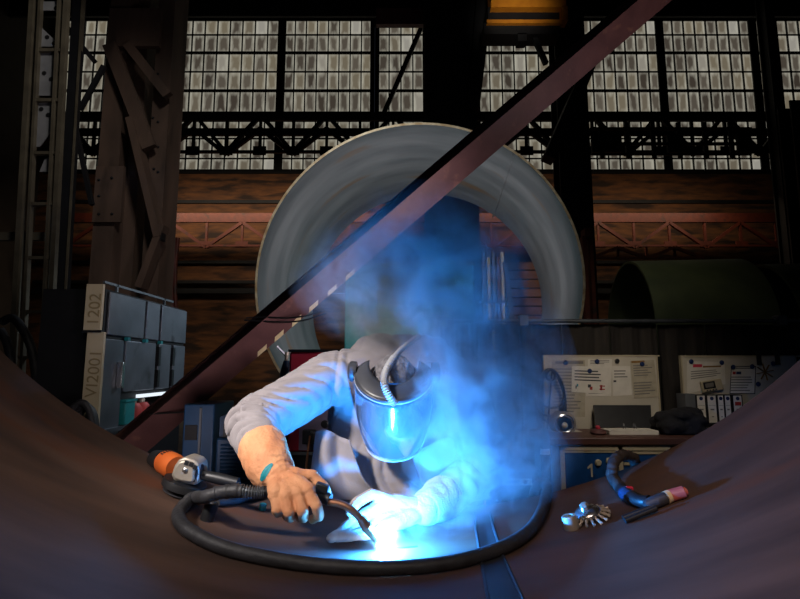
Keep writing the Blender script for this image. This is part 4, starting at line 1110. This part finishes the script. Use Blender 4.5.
# trousers and boots
tr = MB()
blend(tr, (-.08, 2.48, .96), (.08, 2.48, .96), .125, (-.07, 2.42, 1.1), (.07, 2.42, 1.1), .12, 4)
for s in (-1, 1):
    hp, kn, an = V((s * .1, 2.48, .93)), V((s * .13, 2.42, .52)), V((s * .14, 2.52, .12)); tr.cap(hp, kn, .11, .085).cap(kn, an, .085, .072)
remesh(tr, 'trousers', 'trousers', person, .01, 6, lambda c, n: .007 * ridge(c.z * 6 + noise.noise(c * 5)))
for s in (-1, 1):
    bt = MB(); an, toe = V((s * .14, 2.52, .1)), V((s * .175, 2.32, .045))
    bt.cap(an + V((0, 0, .1)), an + V((0, 0, -.03)), .06, .055).cap(an + V((0, .02, -.045)), toe, .052, .043); bt.box((min(an.x, toe.x) - .045, 2.29, 0), (max(an.x, toe.x) + .045, 2.58, .03))
    remesh(bt, 'boot', 'leather_boot', person, .007, 5)
# gloves
def glove(name, m, cuff0, cuff1, wrist, fingers, rc0, rc1, fr, label, dfn):
    g = MB()
    g.tube([cuff0, cuff0.lerp(cuff1, .08), cuff1, wrist], [rc0, rc0 * .99, rc1, .052], 24)
    g.cap(cuff1, wrist, rc1 * .95, .048)
    for k, c in fingers.items():
        if k == 'thumb': g.cap(wrist.lerp(c[0], .35), c[0], .03, .021)
        else: g.cap(wrist, c[0], .033, .0215).cap(wrist.lerp(c[0], .6), c[0], .028, .0205)
        r = fr * (1.1 if k == 'thumb' else (.92 if k == 'pinky' else 1))
        g.cap(c[0], c[1], r * 1.14, r * 1.03).cap(c[1], c[2], r * 1.03, r * .98).cap(c[2], c[3], r * .98, r * .9)
    o = remesh(g, name, m, person, .0034, 3, dfn); o['label'] = label; return o
def leather_d(c, n): return .0035 * noise.noise(c * 30) + .0045 * ridge(c.z * 9 + c.x * 5 + 1.4 * noise.noise(c * 11)) * max(0, .3 + noise.noise(c * 9))
cu0, cu1 = A(262, 447, 1.71), A(271, 468, 1.61)
gR = glove('glove', 'leather_tan', cu0, cu1, glR_wr, FR, .077, .068, .0148, 'orange-tan leather gauntlet closed around the torch handle', leather_d)
cl0, cl1 = A(444, 497, 1.92), A(425, 509, 1.81)
gL = glove('glove', 'leather_pale', cl0, cl1, glL_wr, FL, .078, .056, .0148, 'pale glove resting on the plate beside the arc', leather_d)
# turquoise oval print on the cuff
q = A(267.5, 472, 1.55); 
dq = (V((.52, .0, .85))).normalized(); nq = V((-.25, -.95, .1)).normalized(); dq = (dq - nq * dq.dot(nq)).normalized(); eq = nq.cross(dq)
# press the print against the glove surface
dg = bpy.context.evaluated_depsgraph_get(); dg.update()
vs = []; fs = []
nr = 4; ns = 24
from mathutils.bvhtree import BVHTree
bv = BVHTree.FromPolygons([v.co.copy() for v in gR.data.vertices], [tuple(p.vertices) for p in gR.data.polygons])
vs.append(q)
for i in range(1, nr + 1):
    for k in range(ns):
        a = 2 * PI * k / ns; vs.append(q + dq * .029 * i / nr * math.cos(a) + eq * .0105 * i / nr * math.sin(a))
hit = []
for p in vs:
    h = bv.ray_cast(p - nq * -.12, -nq)
    hit.append((h[0] if h[0] is not None else p) + nq * .0012)
for k in range(ns): fs.append((0, 1 + k, 1 + (k + 1) % ns))
for i in range(nr - 1):
    for k in range(ns): a = 1 + i * ns; fs.append((a + k, a + ns + k, a + ns + (k + 1) % ns, a + (k + 1) % ns))
pm = bpy.data.meshes.new('print'); pm.from_pydata([tuple(p) for p in hit], [], fs)
finish(pm, 'print', 'teal_print', None, gR, V((0, 0, 0)), sharp=180)
# face shield and headgear
m = bpy.data.materials.new('clear_shield'); MATS['clear_shield'] = m; m.use_nodes = True
nt = m.node_tree; nt.nodes.clear(); N = nt.nodes; Lk = nt.links
tb = N.new('ShaderNodeBsdfTransparent'); tb.inputs[0].default_value = (.5, .66, .8, 1)
gb = N.new('ShaderNodeBsdfGlossy'); gb.inputs['Roughness'].default_value = .12; gb.inputs[0].default_value = (.8, .88, 1, 1)
db = N.new('ShaderNodeBsdfDiffuse'); db.inputs[0].default_value = (.35, .4, .45, 1)
m1 = N.new('ShaderNodeMixShader'); m1.inputs[0].default_value = .22; Lk.new(tb.outputs[0], m1.inputs[1]); Lk.new(db.outputs[0], m1.inputs[2])
lw = N.new('ShaderNodeLayerWeight'); lw.inputs[0].default_value = .35
mr = N.new('ShaderNodeMapRange'); mr.inputs[3].default_value = .12; mr.inputs[4].default_value = .8; Lk.new(lw.outputs['Facing'], mr.inputs[0])
m2 = N.new('ShaderNodeMixShader'); Lk.new(mr.outputs[0], m2.inputs[0]); Lk.new(m1.outputs[0], m2.inputs[1]); Lk.new(gb.outputs[0], m2.inputs[2])
ou = N.new('ShaderNodeOutputMaterial'); Lk.new(m2.outputs[0], ou.inputs[0])
def curved(h0, h1, rad, a_max, n=14, k=36, bot=1.0):
    vs = []
    for i in range(n + 1):
        t = i / n; h = h0 + (h1 - h0) * t
        sc = 1 - .25 * max(0, (-.06 - h) / .14) ** 1.6
        am = a_max * (1 - .12 * max(0, (-.08 - h) / .1))
        for q_ in range(k + 1):
            a = -am + 2 * am * q_ / k
            drop = .028 * (1 - math.cos(a)) if h1 > h and False else 0
            vs.append(H(rad * .93 * sc * math.sin(a), .012 + rad * 1.02 * sc * math.cos(a), h + drop + .035 * (t if h1 > 0 else 0) * (1 - math.cos(a))))
    return vs, [(i * (k + 1) + q_, i * (k + 1) + q_ + 1, (i + 1) * (k + 1) + q_ + 1, (i + 1) * (k + 1) + q_) for i in range(n) for q_ in range(k)]
vs, fs = curved(-.2, .05, .148, math.radians(92))
sh_ = MB().add(vs, fs).build('face_shield', 'clear_shield', person, sharp=180)
s_ = sh_.modifiers.new('t', 'SOLIDIFY'); s_.thickness = .003
sh_['label'] = 'clear face shield lit blue-white from below'
k = 36; rim = [vs[q_] for q_ in range(k + 1)] + [vs[i * (k + 1) + k] for i in range(1, 15)] + [vs[14 * (k + 1) + q_] for q_ in range(k - 1, -1, -1)] + [vs[i * (k + 1)] for i in range(13, 0, -1)]
MB().tube(rim, .0032, 6, closed=True).build('shield_rim', 'band_grey', sh_)
vs, fs = curved(.046, .062, .15, math.radians(92), 4)
bg = MB().add(vs, fs).build('brow_guard', 'helmet_grey', person, sharp=180); s_ = bg.modifiers.new('t', 'SOLIDIFY'); s_.thickness = .006
# head cradle: band round the head, ribbed air hose over the crown, ratchet knobs at the temples
bp_ = [H(.087 * math.sin(a), -.016 + .104 * math.cos(a), .06 + .012 * math.cos(a)) for a in [2 * PI * i / 40 for i in range(40)]]
hbm = MB()
for i in range(40):
    p, q2 = bp_[i], bp_[(i + 1) % 40]; hbm.bar(p, q2, .004, .03, up=up)
hbm.build('headband', 'helmet_grey', person)
cr = []
for i in range(6):
    t = i / 5; rr_ = .15 + (.104 - .15) * t; hh = .06 + .028 * math.sin(t * 1.5)
    for q_ in range(37):
        a = math.radians(-92 + 184 * q_ / 36); cr.append(H(rr_ * .93 * math.sin(a) * (1 - .1 * t), .012 - .02 * t + rr_ * 1.02 * math.cos(a), hh + .035 * (1 - math.cos(a))))
cw = MB().add(cr, [(i * 37 + q_, i * 37 + q_ + 1, (i + 1) * 37 + q_ + 1, (i + 1) * 37 + q_) for i in range(5) for q_ in range(36)]).build('visor_crown', 'helmet_grey', person, sharp=180)
cw.modifiers.new('t', 'SOLIDIFY').thickness = .004
for s in (-1, 1):
    kb = MB().lathe([(.034, -.01), (.036, .0), (.036, .012), (.026, .02), (.012, .022)], H(s * .142, .0, .085), rt * s, 24).build('pivot_knob', 'helmet_grey', person)
    MB().bar(H(s * .1, -.01, .07), H(s * .143, .0, .085), .02, .03).build('pivot_arm', 'band_grey', kb)
hp = spline([(394, 405, 1.735), (388, 395, 1.72), (384, 383, 1.735), (387, 369, 1.78), (397, 354, 1.87), (408, 344, 1.97), (418, 337, 2.08)], 1)
hp = spline([A(*p) for p in [(395, 404, 1.735), (388, 394, 1.722), (384.5, 382, 1.735), (387, 369, 1.785), (397, 354, 1.87), (408, 344, 1.97), (419, 336, 2.07)]], 44)
rs = [(.0118 + .0022 * math.sin(i * .82)) if i < 165 else .0105 for i in range(len(hp))]
MB().tube(hp, rs, 12).build('air_hose', 'band_grey', person)
# small respirator under the shield
rp_ = MB().ball(H(0, .098, -.058), (.04, .035, .042), rt, fw, up)
ro = rp_.build('respirator', 'helmet_grey', person)
MB().lathe([(.018, 0), (.02, .012), (.012, .018)], H(0, .13, -.062), fw, 18).build('valve', 'paper', ro)
# ------------------------------------------------------------------ torch, hose and arc
arcP = plate_pt(385, 549, .006)
YT = 1.545
t = thing('welding_torch', 'black welding torch with copper neck held in the tan glove, tip at the arc', 'welding torch', A(316, 496, YT), kind='thing')
MB().tube(spline([A(262, 492, YT), A(285, 492, YT + .01), A(305, 493, YT + .01), A(320, 496, YT), A(330, 500, YT - .01)], 5), [.0165] * 16 + [.0175] * 5, 14).build('handle', 'black_plastic', t)
MB().obox(A(322, 488, YT - .005), V((.018, 0, -.006)), V((0, .014, 0)), V((.003, 0, .012))).build('trigger', 'black_plastic', t, bevel=.004)
n = 60; sp = spline([A(241, 491, YT - .015), A(254, 492, YT - .008), A(264, 492, YT)], 50)
MB().tube(sp, [.0135 + .0055 * max(0, math.sin(i * .62)) ** .5 for i in range(len(sp))], 16).build('strain_relief', 'pipe_grey', t)
nk = spline([A(328, 502, YT - .01), A(340, 504, YT - .015), A(350, 509, YT - .015), A(359, 517, YT - .012), A(365, 525, YT - .008)], 6)
MB().tube(nk, .0105, 14).build('neck', 'copper', t)
tipc = arcP + (A(365, 525, YT - .008) - arcP) * .22
noz = [A(361, 519, YT - .011), A(365, 525, YT - .008), A(366, 526, YT - .008), tipc]
MB().tube(noz, [.0125, .0135, .0165, .0135], 18).build('nozzle', 'copper', t)
MB().cyl(tipc, arcP + (tipc - arcP) * .3, .0012, 8).build('wire_tip', 'chrome', t)
arc = MB().ball(arcP + plate_n(arcP) * .001, (.014, .014, .011), seg=20, rings=14).build('weld_arc', 'arc_white', origin=arcP)
tag(arc, 'blinding white welding arc burning on the plate at the torch tip', 'welding arc', kind='thing')
# weld bead behind the arc
bd = MB()
for k in range(16):
    p = on_plate(arcP.x + .008 + .0055 * k, arcP.y + .0015 * k, 0); bd.ball(p, (.005, .008, .003), seg=10, rings=6)
bd.build('weld_bead', 'seam_steel', plate)
# torch hose: big loop on the plate, over the rim on the right, down to the floor
hr = .0185
loop = [A(243, 491, YT - .015), A(232, 491, 1.53), A(218, 493, 1.535), A(205, 497, 1.545)]
raw = [(192, 504), (181, 513), (176, 522), (181, 533), (197, 544), (222, 555), (258, 564), (300, 571), (345, 575), (390, 576), (432, 573), (470, 566), (505, 554), (529, 539), (541, 522)]
loop += [plate_pt(x, y, hr + .0005) for x, y in raw]
loop += [plate_pt(546, 508, hr + .001), on_plate(.545, 2.0, hr + .006), V((.535, 2.07, on_plate(.535, 2, hr + .004).z)), A(533, 498, 2.2), V((A(530, 500, 2.3).x, 2.34, .75)), V((.62, 2.5, .3)), V((.66, 2.75, .03)), V((.7, 2.85, .02))]
hs = spline(loop, 10)
for i, p in enumerate(hs):   # rest on the plate, never in it
    if p.y < 2.02:
        d = p - V((PCX, p.y, PCZ)); 
        if d.length > PR - hr - .0005: hs[i] = V((PCX, p.y, PCZ)) + d.normalized() * (PR - hr - .0005)
def hrad(i):
    wrapped = i < 52
    return hr * (1.0 + (.02 + .09 * math.sin(i * 1.25) * math.sin(i * .37) if wrapped else .008 * math.sin(i * .7)))
hose = MB().tube(hs, [hrad(i) for i in range(len(hs))], 16).build('welding_hose', 'rubber', origin=plate_pt(300, 571))
tag(hose, 'thick black torch hose lying in a big loop on the plate', 'hose', kind='thing')

# ------------------------------------------------------------------ angle grinder
gb_ = plate_pt(181, 494)
gY = gb_.y
t = thing('angle_grinder', 'orange and silver angle grinder with black side handle lying on the plate', 'angle grinder', gb_, kind='thing')
hd = A(186, 471, gY); 
rear0, rear1, or1 = A(156, 459, gY + .17), A(164, 461, gY + .10), A(177, 468, gY + .03)
MB().tube([rear0 - (rear1 - rear0) * .25, rear0, rear1], [.02, .031, .034], 22).build('rear_grip', 'black_plastic', t)
bx = MB().tube([rear1, rear1.lerp(or1, .15), rear1.lerp(or1, .75), or1], [.034, .04, .041, .037], 24).build('motor_housing', 'orange_plastic', t)
ax_ = (or1 - rear1).normalized(); sl = MB()
for k in range(7):
    a = -.6 + .22 * k; u_ = V((0, 0, 1)); u_ = (u_ - ax_ * u_.dot(ax_)).normalized(); w_ = ax_.cross(u_)
    for s_ in (.3,):
        dd = (u_ * math.cos(a) - w_ * math.sin(a)); c = rear1.lerp(or1, s_) + dd * .0405
        sl.obox(c, ax_ * .008, dd * .0012, ax_.cross(dd) * .0025)
sl.build('vent_slot', 'black_plastic', bx)
MB().obox(rear1.lerp(or1, .45) - V((0, .037, .008)), ax_ * .016, V((0, .004, 0)), V((0, 0, .015))).build('name_plate', 'black_plastic', bx)
gh = MB(); G0 = A(171, 476, gY - .045)
sil = [A(x, y, gY - .045) - G0 for x, y in [(179, 459), (186, 457), (195, 460.5), (199, 465), (198.5, 482), (195, 485.5), (183, 484), (173, 480.5), (171, 475), (174, 466)]]
gh.prism([(p.x, p.z) for p in sil][::-1], G0 + V((0, .08, 0)), (1, 0, .0), (0, 0, 1), .08)
gh.prism([(p.x * .8 + .008, p.z * .8 + .004) for p in sil][::-1], G0 + V((0, .01, 0)), (1, 0, .0), (0, 0, 1), .022)
ho = gh.build('gear_head', 'cast_alu', t, bevel=.006, sharp=50)
MB().lathe([(.007, 0), (.008, .003), (.004, .006)], A(185, 470, gY - .057), (-.05, -1, .15), 14).build('screw', 'chrome', ho)
for (x, y) in [(186.5, 463), (191.5, 464.5), (195.3, 467.5)]:
    MB().obox(A(x, y, gY - .058), V((.006, 0, -.002)), V((0, .002, 0)), V((.002, 0, .006))).build('vent_slot', 'black_plastic', ho)
nP = plate_n(gb_); dc = gb_ + nP * .022
MB().lathe([(.03, .028), (.068, .022), (.07, .012), (.07, .0), (.066, -.002), (.02, .0)], dc, nP, 36).build('guard', 'black_plastic', t)
MB().lathe([(.012, -.016), (.06, -.016), (.06, -.013), (.012, -.01)], dc, nP, 36).build('disc', 'rubber', t)
h0, h1 = A(198, 474, gY - .02), A(238, 483, gY - .03)
MB().cyl(hd + V((.03, 0, 0)), h0, .008, 12).build('handle_stud', 'chrome', t)
MB().tube([h0 - (h1 - h0) * .06, h0, h0 + (h1 - h0) * .04, h0 + (h1 - h0) * .1, h0 + (h1 - h0) * .5, h1], [.02, .032, .032, .015, .018, .016], 20).build('side_handle', 'black_plastic', t)
MB().tube([h1, h1 + (h1 - h0) * .05], [.006, .006], 10).build('handle_tip', 'chrome', t)
c0 = rear0 - (rear1 - rear0) * .3
# loose pieces near the hand
q = plate_pt(207, 520); nq_ = plate_n(q)
t = thing('socket', 'black impact socket standing on the plate under the hose near the grinder', 'socket', q, kind='thing')
MB().lathe([(.02, .0), (.0205, .002), (.0205, .046), (.0185, .05), (.013, .05), (.012, .03)], q, nq_, 24).build('body', 'black_plastic', t)
MB().lathe([(.0125, .049), (.0125, .051), (.006, .052)], q, nq_, 16).build('inner_bit', 'chrome', t)
tag(MB().tube(spline([plate_pt(216, 507, .0125), plate_pt(232, 505, .0125), plate_pt(250, 501, .0125), plate_pt(270, 496, .0125)], 6), .012, 12).build('short_cable', 'rubber', origin=plate_pt(240, 503)), 'short dark cable lying on the plate under the torch handle', 'cable', kind='thing')
q = plate_pt(262, 510); tag(MB().lathe([(.011, 0), (.012, .003), (.012, .02), (.009, .022)], q, plate_n(q), 18).build('teal_plug', 'teal_paint', origin=q), 'small teal plastic cap on the plate behind the strain relief', 'plug', kind='thing')

# ------------------------------------------------------------------ wire brush cup and socket on the right
q = plate_pt(588, 521); nq_ = plate_n(q); s1 = V((1, 0, 0)); s1 = (s1 - nq_ * s1.dot(nq_)).normalized(); s2 = nq_.cross(s1)
axb = (nq_ * 1.0 + s1 * -.18 + V((0, -.1, 0))).normalized()
t = thing('wire_brush', 'twisted wire cup brush lying on the right of the plate beside a socket', 'wire brush', q, kind='thing')
c = q + nq_ * .024 + s1 * .004
MB().lathe([(.014, .022), (.018, .014), (.034, .009), (.041, 0), (.041, -.004), (.034, -.004)], c, axb, 28).build('cup', 'chrome', t)
MB().lathe([(.0125, .018), (.0125, .032), (.009, .034)], c - axb * .004, axb, 6).build('nut', 'cast_alu', t, sharp=20)
u_ = axb.orthogonal().normalized(); w_ = axb.cross(u_)
for k in range(18):
    a = 2 * PI * k / 18; d = u_ * math.cos(a) + w_ * math.sin(a)
    p0_ = c + d * .036 - axb * .002; p1_ = c + d * .064 - axb * .016
    dd = p1_ - V((PCX, p1_.y, PCZ))
    if dd.length > PR - .0045: p1_ = V((PCX, p1_.y, PCZ)) + dd.normalized() * (PR - .0045)
    tw = [p0_.lerp(p1_, i / 8) for i in range(9)]; dr_ = (p1_ - p0_).normalized(); e1 = dr_.orthogonal().normalized(); e2 = dr_.cross(e1)
    mb = MB()
    for ph in (0, PI): mb.tube([p + (e1 * math.cos(i * .9 + ph) + e2 * math.sin(i * .9 + ph)) * .0022 for i, p in enumerate(tw)], [.0026] * 7 + [.003, .0034], 6)
    mb.build('wire_knot', 'cast_alu', t)
q = plate_pt(572, 529); nq_ = (plate_n(q) + V((0.02, 0, 0))).normalized()
t = thing('socket', 'grey-brown steel socket standing left of the wire brush', 'socket', q, kind='thing')
MB().lathe([(.021, 0), (.022, .002), (.022, .036), (.02, .039), (.012, .039), (.011, .02)], q, plate_n(q), 24).build('body', 'cast_alu', t)

# ------------------------------------------------------------------ gouging torch with cloth sleeve on the right
t = thing('gouging_torch', 'torch with brown cloth sleeve and pink ceramic cup lying on the right of the plate', 'torch', plate_pt(648, 512), kind='thing')
cs = spline([V((A(648, 480, 2.06).x, 2.08, A(648, 470, 2.06).z - .1)), A(641, 472, 2.02) + V((0, .03, .0)), A(634, 459, 1.99), A(624, 455, 1.94), A(615, 460, 1.9), A(612, 472, 1.87), plate_pt(616, 486, .03), plate_pt(624, 496, .022)], 9)
for i, p in enumerate(cs):
    if p.y < 2.03:
        d = p - V((PCX, p.y, PCZ))
        if d.length > PR - .0225: cs[i] = V((PCX, p.y, PCZ)) + d.normalized() * (PR - .0225)
MB().tube(cs, [.019 + .0016 * math.sin(i * 1.7) for i in range(len(cs))], 14).build('cloth_sleeve', 'hose_cloth', t)
g0_, g1_, g2_, g3_ = plate_pt(624, 496, .022), plate_pt(630, 502, .021), plate_pt(642, 507.5, .02), plate_pt(652, 508.5, .019)
MB().tube(spline([g0_, g1_, g2_, g3_], 6), [.0205] * 6 + [.021] * 6 + [.019] * 7, 18).build('handle', 'black_plastic', t)
MB().tube([plate_pt(627.5, 500, .0215), plate_pt(634, 504.5, .0205)], .0218, 18).build('blue_band', 'navy_paint', t)
MB().obox(plate_pt(634, 500, .038), V((.01, 0, -.001)), V((0, .004, .002)), V((0, -.001, .003))).build('red_button', 'red_plastic', t)
e0, e1_, e2_, e3_ = plate_pt(650, 511, .018), plate_pt(668, 504, .018), plate_pt(672, 502, .018), plate_pt(689, 497, .018)
MB().tube([e0 - (e1_ - e0) * .15, e0, e1_], [.012, .0175, .0175], 20).build('head', 'rubber', t)
MB().tube([e1_, e2_], .018, 20).build('buff_ring', 'buff_tape', t)
MB().tube([e2_, e2_.lerp(e3_, .85), e2_.lerp(e3_, .9), e3_], [.0175, .0172, .012, .0115], 20).build('ceramic_cup', 'pink_ceramic', t)
MB().tube([e3_, e3_ + (e3_ - e2_) * .06], [.008, .006], 12).build('cup_tip', 'pink_ceramic', t)
for (a, b_) in (((624, 521), (655, 511)), ((626, 524), (658, 513))):
    MB().tube([plate_pt(*a, .0085), plate_pt(*b_, .0135)], .0075, 12).build('back_cap', 'black_plastic', t)

# ------------------------------------------------------------------ smoke lit by the arc
blobs = [  # centre, size, density
    (A(388, 541, 1.58), (.034, .034, .034), 13.0),  # extra dense blob added to imitate the glare halo round the arc
    (A(436, 512, 1.66), (.07, .07, .08), 1.0),
    (A(466, 480, 1.78), (.12, .12, .13), 1.5),
    (A(500, 452, 1.92), (.17, .15, .13), 3.2),
    (A(462, 420, 1.80), (.14, .12, .17), 2.1),
    (A(448, 372, 1.82), (.12, .12, .15), 3.2),
    (A(446, 310, 1.86), (.17, .15, .19), 3.6),
    (A(425, 255, 1.95), (.26, .2, .16), 3.2),
    (A(385, 290, 2.0), (.22, .16, .14), 1.8),
    (A(372, 325, 2.05), (.13, .12, .07), 2.2),
    (A(500, 380, 2.0), (.17, .15, .25), 4.0),
]
dm = MB()
for c, s, a in blobs: dm.ball(c, tuple(x * 1.75 for x in s), seg=24, rings=16)
ms = bpy.data.materials.new('welding_smoke'); MATS['smoke'] = ms; ms.use_nodes = True
nt = ms.node_tree; N = nt.nodes; Lk = nt.links; N.clear()
out = N.new('ShaderNodeOutputMaterial'); vol = N.new('ShaderNodeVolumePrincipled'); Lk.new(vol.outputs[0], out.inputs['Volume'])
vol.inputs['Color'].default_value = (.9, .95, 1, 1); vol.inputs['Anisotropy'].default_value = .1
tc = N.new('ShaderNodeTexCoord')
def MM(op, a, b=None, c=None):
    n = N.new('ShaderNodeMath'); n.operation = op
    for i, x in enumerate((a, b, c)):
        if x is None: continue
        if isinstance(x, (int, float)): n.inputs[i].default_value = x
        else: Lk.new(x, n.inputs[i])
    return n.outputs[0]
def VM(op, a, b):
    n = N.new('ShaderNodeVectorMath'); n.operation = op
    for i, x in enumerate((a, b)):
        if isinstance(x, (tuple, list, Vector)): n.inputs[i].default_value = tuple(x)
        else: Lk.new(x, n.inputs[i])
    return n.outputs['Value'] if op == 'DOT_PRODUCT' else n.outputs[0]
wn = N.new('ShaderNodeTexNoise'); wn.inputs['Scale'].default_value = 4.0; wn.inputs['Detail'].default_value = 3
Lk.new(tc.outputs['Object'], wn.inputs['Vector'])
wv = VM('MULTIPLY', VM('SUBTRACT', wn.outputs['Color'], (.5, .5, .5)), (.26, .2, .26))
pos = VM('ADD', tc.outputs['Object'], wv)
tot = None
for c, s, a in blobs:
    d = VM('DIVIDE', VM('SUBTRACT', pos, c), s)
    e = MM('MULTIPLY', MM('EXPONENT', MM('MULTIPLY', VM('DOT_PRODUCT', d, d), -1.25)), a)
    tot = e if tot is None else MM('ADD', tot, e)
nz = N.new('ShaderNodeTexNoise'); nz.inputs['Scale'].default_value = 11.0; nz.inputs['Detail'].default_value = 7; nz.inputs['Roughness'].default_value = .62; nz.inputs['Distortion'].default_value = .6
Lk.new(pos, nz.inputs['Vector'])
cn = N.new('ShaderNodeMapRange'); cn.inputs[1].default_value = .4; cn.inputs[2].default_value = .62; cn.inputs[3].default_value = .08; cn.inputs[4].default_value = 2.3
Lk.new(nz.outputs['Fac'], cn.inputs[0])
SMOKE_GAIN = 2.0
den = MM('MULTIPLY', MM('MULTIPLY', MM('MAXIMUM', MM('SUBTRACT', tot, .06), 0), cn.outputs[0]), SMOKE_GAIN)
Lk.new(den, vol.inputs['Density'])
sm = remesh(dm, 'welding_smoke', 'smoke', None, .03, 4)
tag(sm, 'blue-lit cloud of welding smoke rising from the arc past the welder', 'smoke', kind='stuff')

# ------------------------------------------------------------------ light
w = bpy.data.worlds.new('hall_dark'); SC.world = w; w.use_nodes = True
w.node_tree.nodes['Background'].inputs[0].default_value = (.55, .62, .8, 1); w.node_tree.nodes['Background'].inputs[1].default_value = .012
def aim(o, target): o.rotation_euler = (V(target) - o.location).to_track_quat('-Z', 'Y').to_euler()
def spot(name, loc, target, energy, color, angle, blend=.7, radius=.25):
    l = bpy.data.lights.new(name, 'SPOT'); l.energy = energy; l.color = color; l.spot_size = math.radians(angle); l.spot_blend = blend; l.shadow_soft_size = radius
    o = bpy.data.objects.new(name, l); COL.objects.link(o); o.location = loc; aim(o, target); return o
def area(name, loc, target, energy, color, sx, sy):
    l = bpy.data.lights.new(name, 'AREA'); l.energy = energy; l.color = color; l.shape = 'RECTANGLE'; l.size = sx; l.size_y = sy
    o = bpy.data.objects.new(name, l); COL.objects.link(o); o.location = loc; aim(o, target); return o
pl = bpy.data.lights.new('arc_light', 'POINT'); pl.energy = 135; pl.color = (.03, .3, 1.0); pl.shadow_soft_size = .012
po = bpy.data.objects.new('arc_light', pl); COL.objects.link(po); po.location = arcP + plate_n(arcP) * .036 + V((0.004, -.028, 0))
spot('work_lamp', (-2.0, .0, 3.25), (-.36, 1.92, 1.33), 930, (1, .92, .88), 24, 1.0, .2)
spot('plate_fill_left', (.8, -.9, 3.3), (-1.15, 1.25, 1.2), 210, (1, .9, .83), 34, 1.0, .4)  # unseen fill added to brighten the left of the plate
spot('plate_fill', (.2, -1.4, 3.6), (.0, .9, .9), 110, (1, .84, .74), 40, 1.0, .4)  # added fill over the near plate; no fixture stands there
spot('plate_fill_right', (-.7, -.8, 3.4), (1.2, 1.35, 1.15), 360, (1, .72, .55), 34, 1.0, .4)  # unseen warm fill added so the right of the plate reads brown
spot('ring_fill', (.5, 6.2, 2.3), (.35, 9.0, 2.9), 470, (1, .97, .97), 130, .6, .3)  # unseen fill added to brighten the inside of the ring
spot('ring_lamp_high', (-3.0, 1.5, 9.5), (.2, 8.6, 3.0), 900, (.82, .89, 1), 40, .9, .5)
spot('bench_fill', (1.7, 2.7, 3.3), (1.9, 5.2, 1.3), 130, (1, .88, .74), 60, 1.0, .4)  # added fill for bench and whiteboards, not the hand lamp on the bench
spot('cabinet_fill', (-.9, 6.5, 2.9), (-2.45, 5.9, 1.6), 100, (.75, .88, 1), 90, 1.0, .2)  # unseen cool fill added to lift the drawer fronts
spot('board_fill', (-1.2, 1.6, 4.0), (-2.6, 4.3, 1.6), 60, (1, .9, .78), 30, 1.0, .3)  # added fill for the lettered board, no fixture there
spot('beam_fill_low', (-1.1, 2.75, 1.05), (-1.75, 3.8, 1.2), 15, (1, .84, .84), 90, 1.0, .2)  # unseen fill added for the low end of the beam
spot('beam_fill_high', (2.4, 2.5, 2.5), (1.5, 3.8, 4.2), 50, (1, .84, .84), 80, 1.0, .2)  # another added fill, for the upper end of the beam
spot('beam_fill', (1.0, 2.75, 1.75), (-.5, 3.8, 2.3), 120, (1, .84, .9), 105, 1.0, .3)  # added unseen fill: lights the beam face and leaves its web dark
spot('pipe_fill', (3.0, 7.5, 7.0), (4.6, 10.6, 2.5), 130, (1, .95, .7), 60, 1.0, .4)  # unseen fill added to bring up the green pipes
spot('trolley_fill', (2.0, 8.0, 8.5), (2.9, 12.0, 10.4), 500, (1, .9, .75), 26, 1.0, .3)  # fill added to make the yellow trolley visible, source unseen
area('wall_fill_left', (-5, 15.6, 7.2), (-5, 18, 4.2), 170, (1, .8, .58), 8, .6)  # unseen wash added over brick wall and orange truss
area('wall_fill_right', (6, 15.6, 7.2), (6, 18, 4.2), 100, (1, .78, .54), 9, .6)  # the same added wash for the right half of the wall
spot('column_fill', (-.5, 2.6, 7.5), (-4.3, 6.8, 4.2), 420, (1, .92, .84), 50, 1.0, .4)  # unseen fill added for the riveted and lattice columns
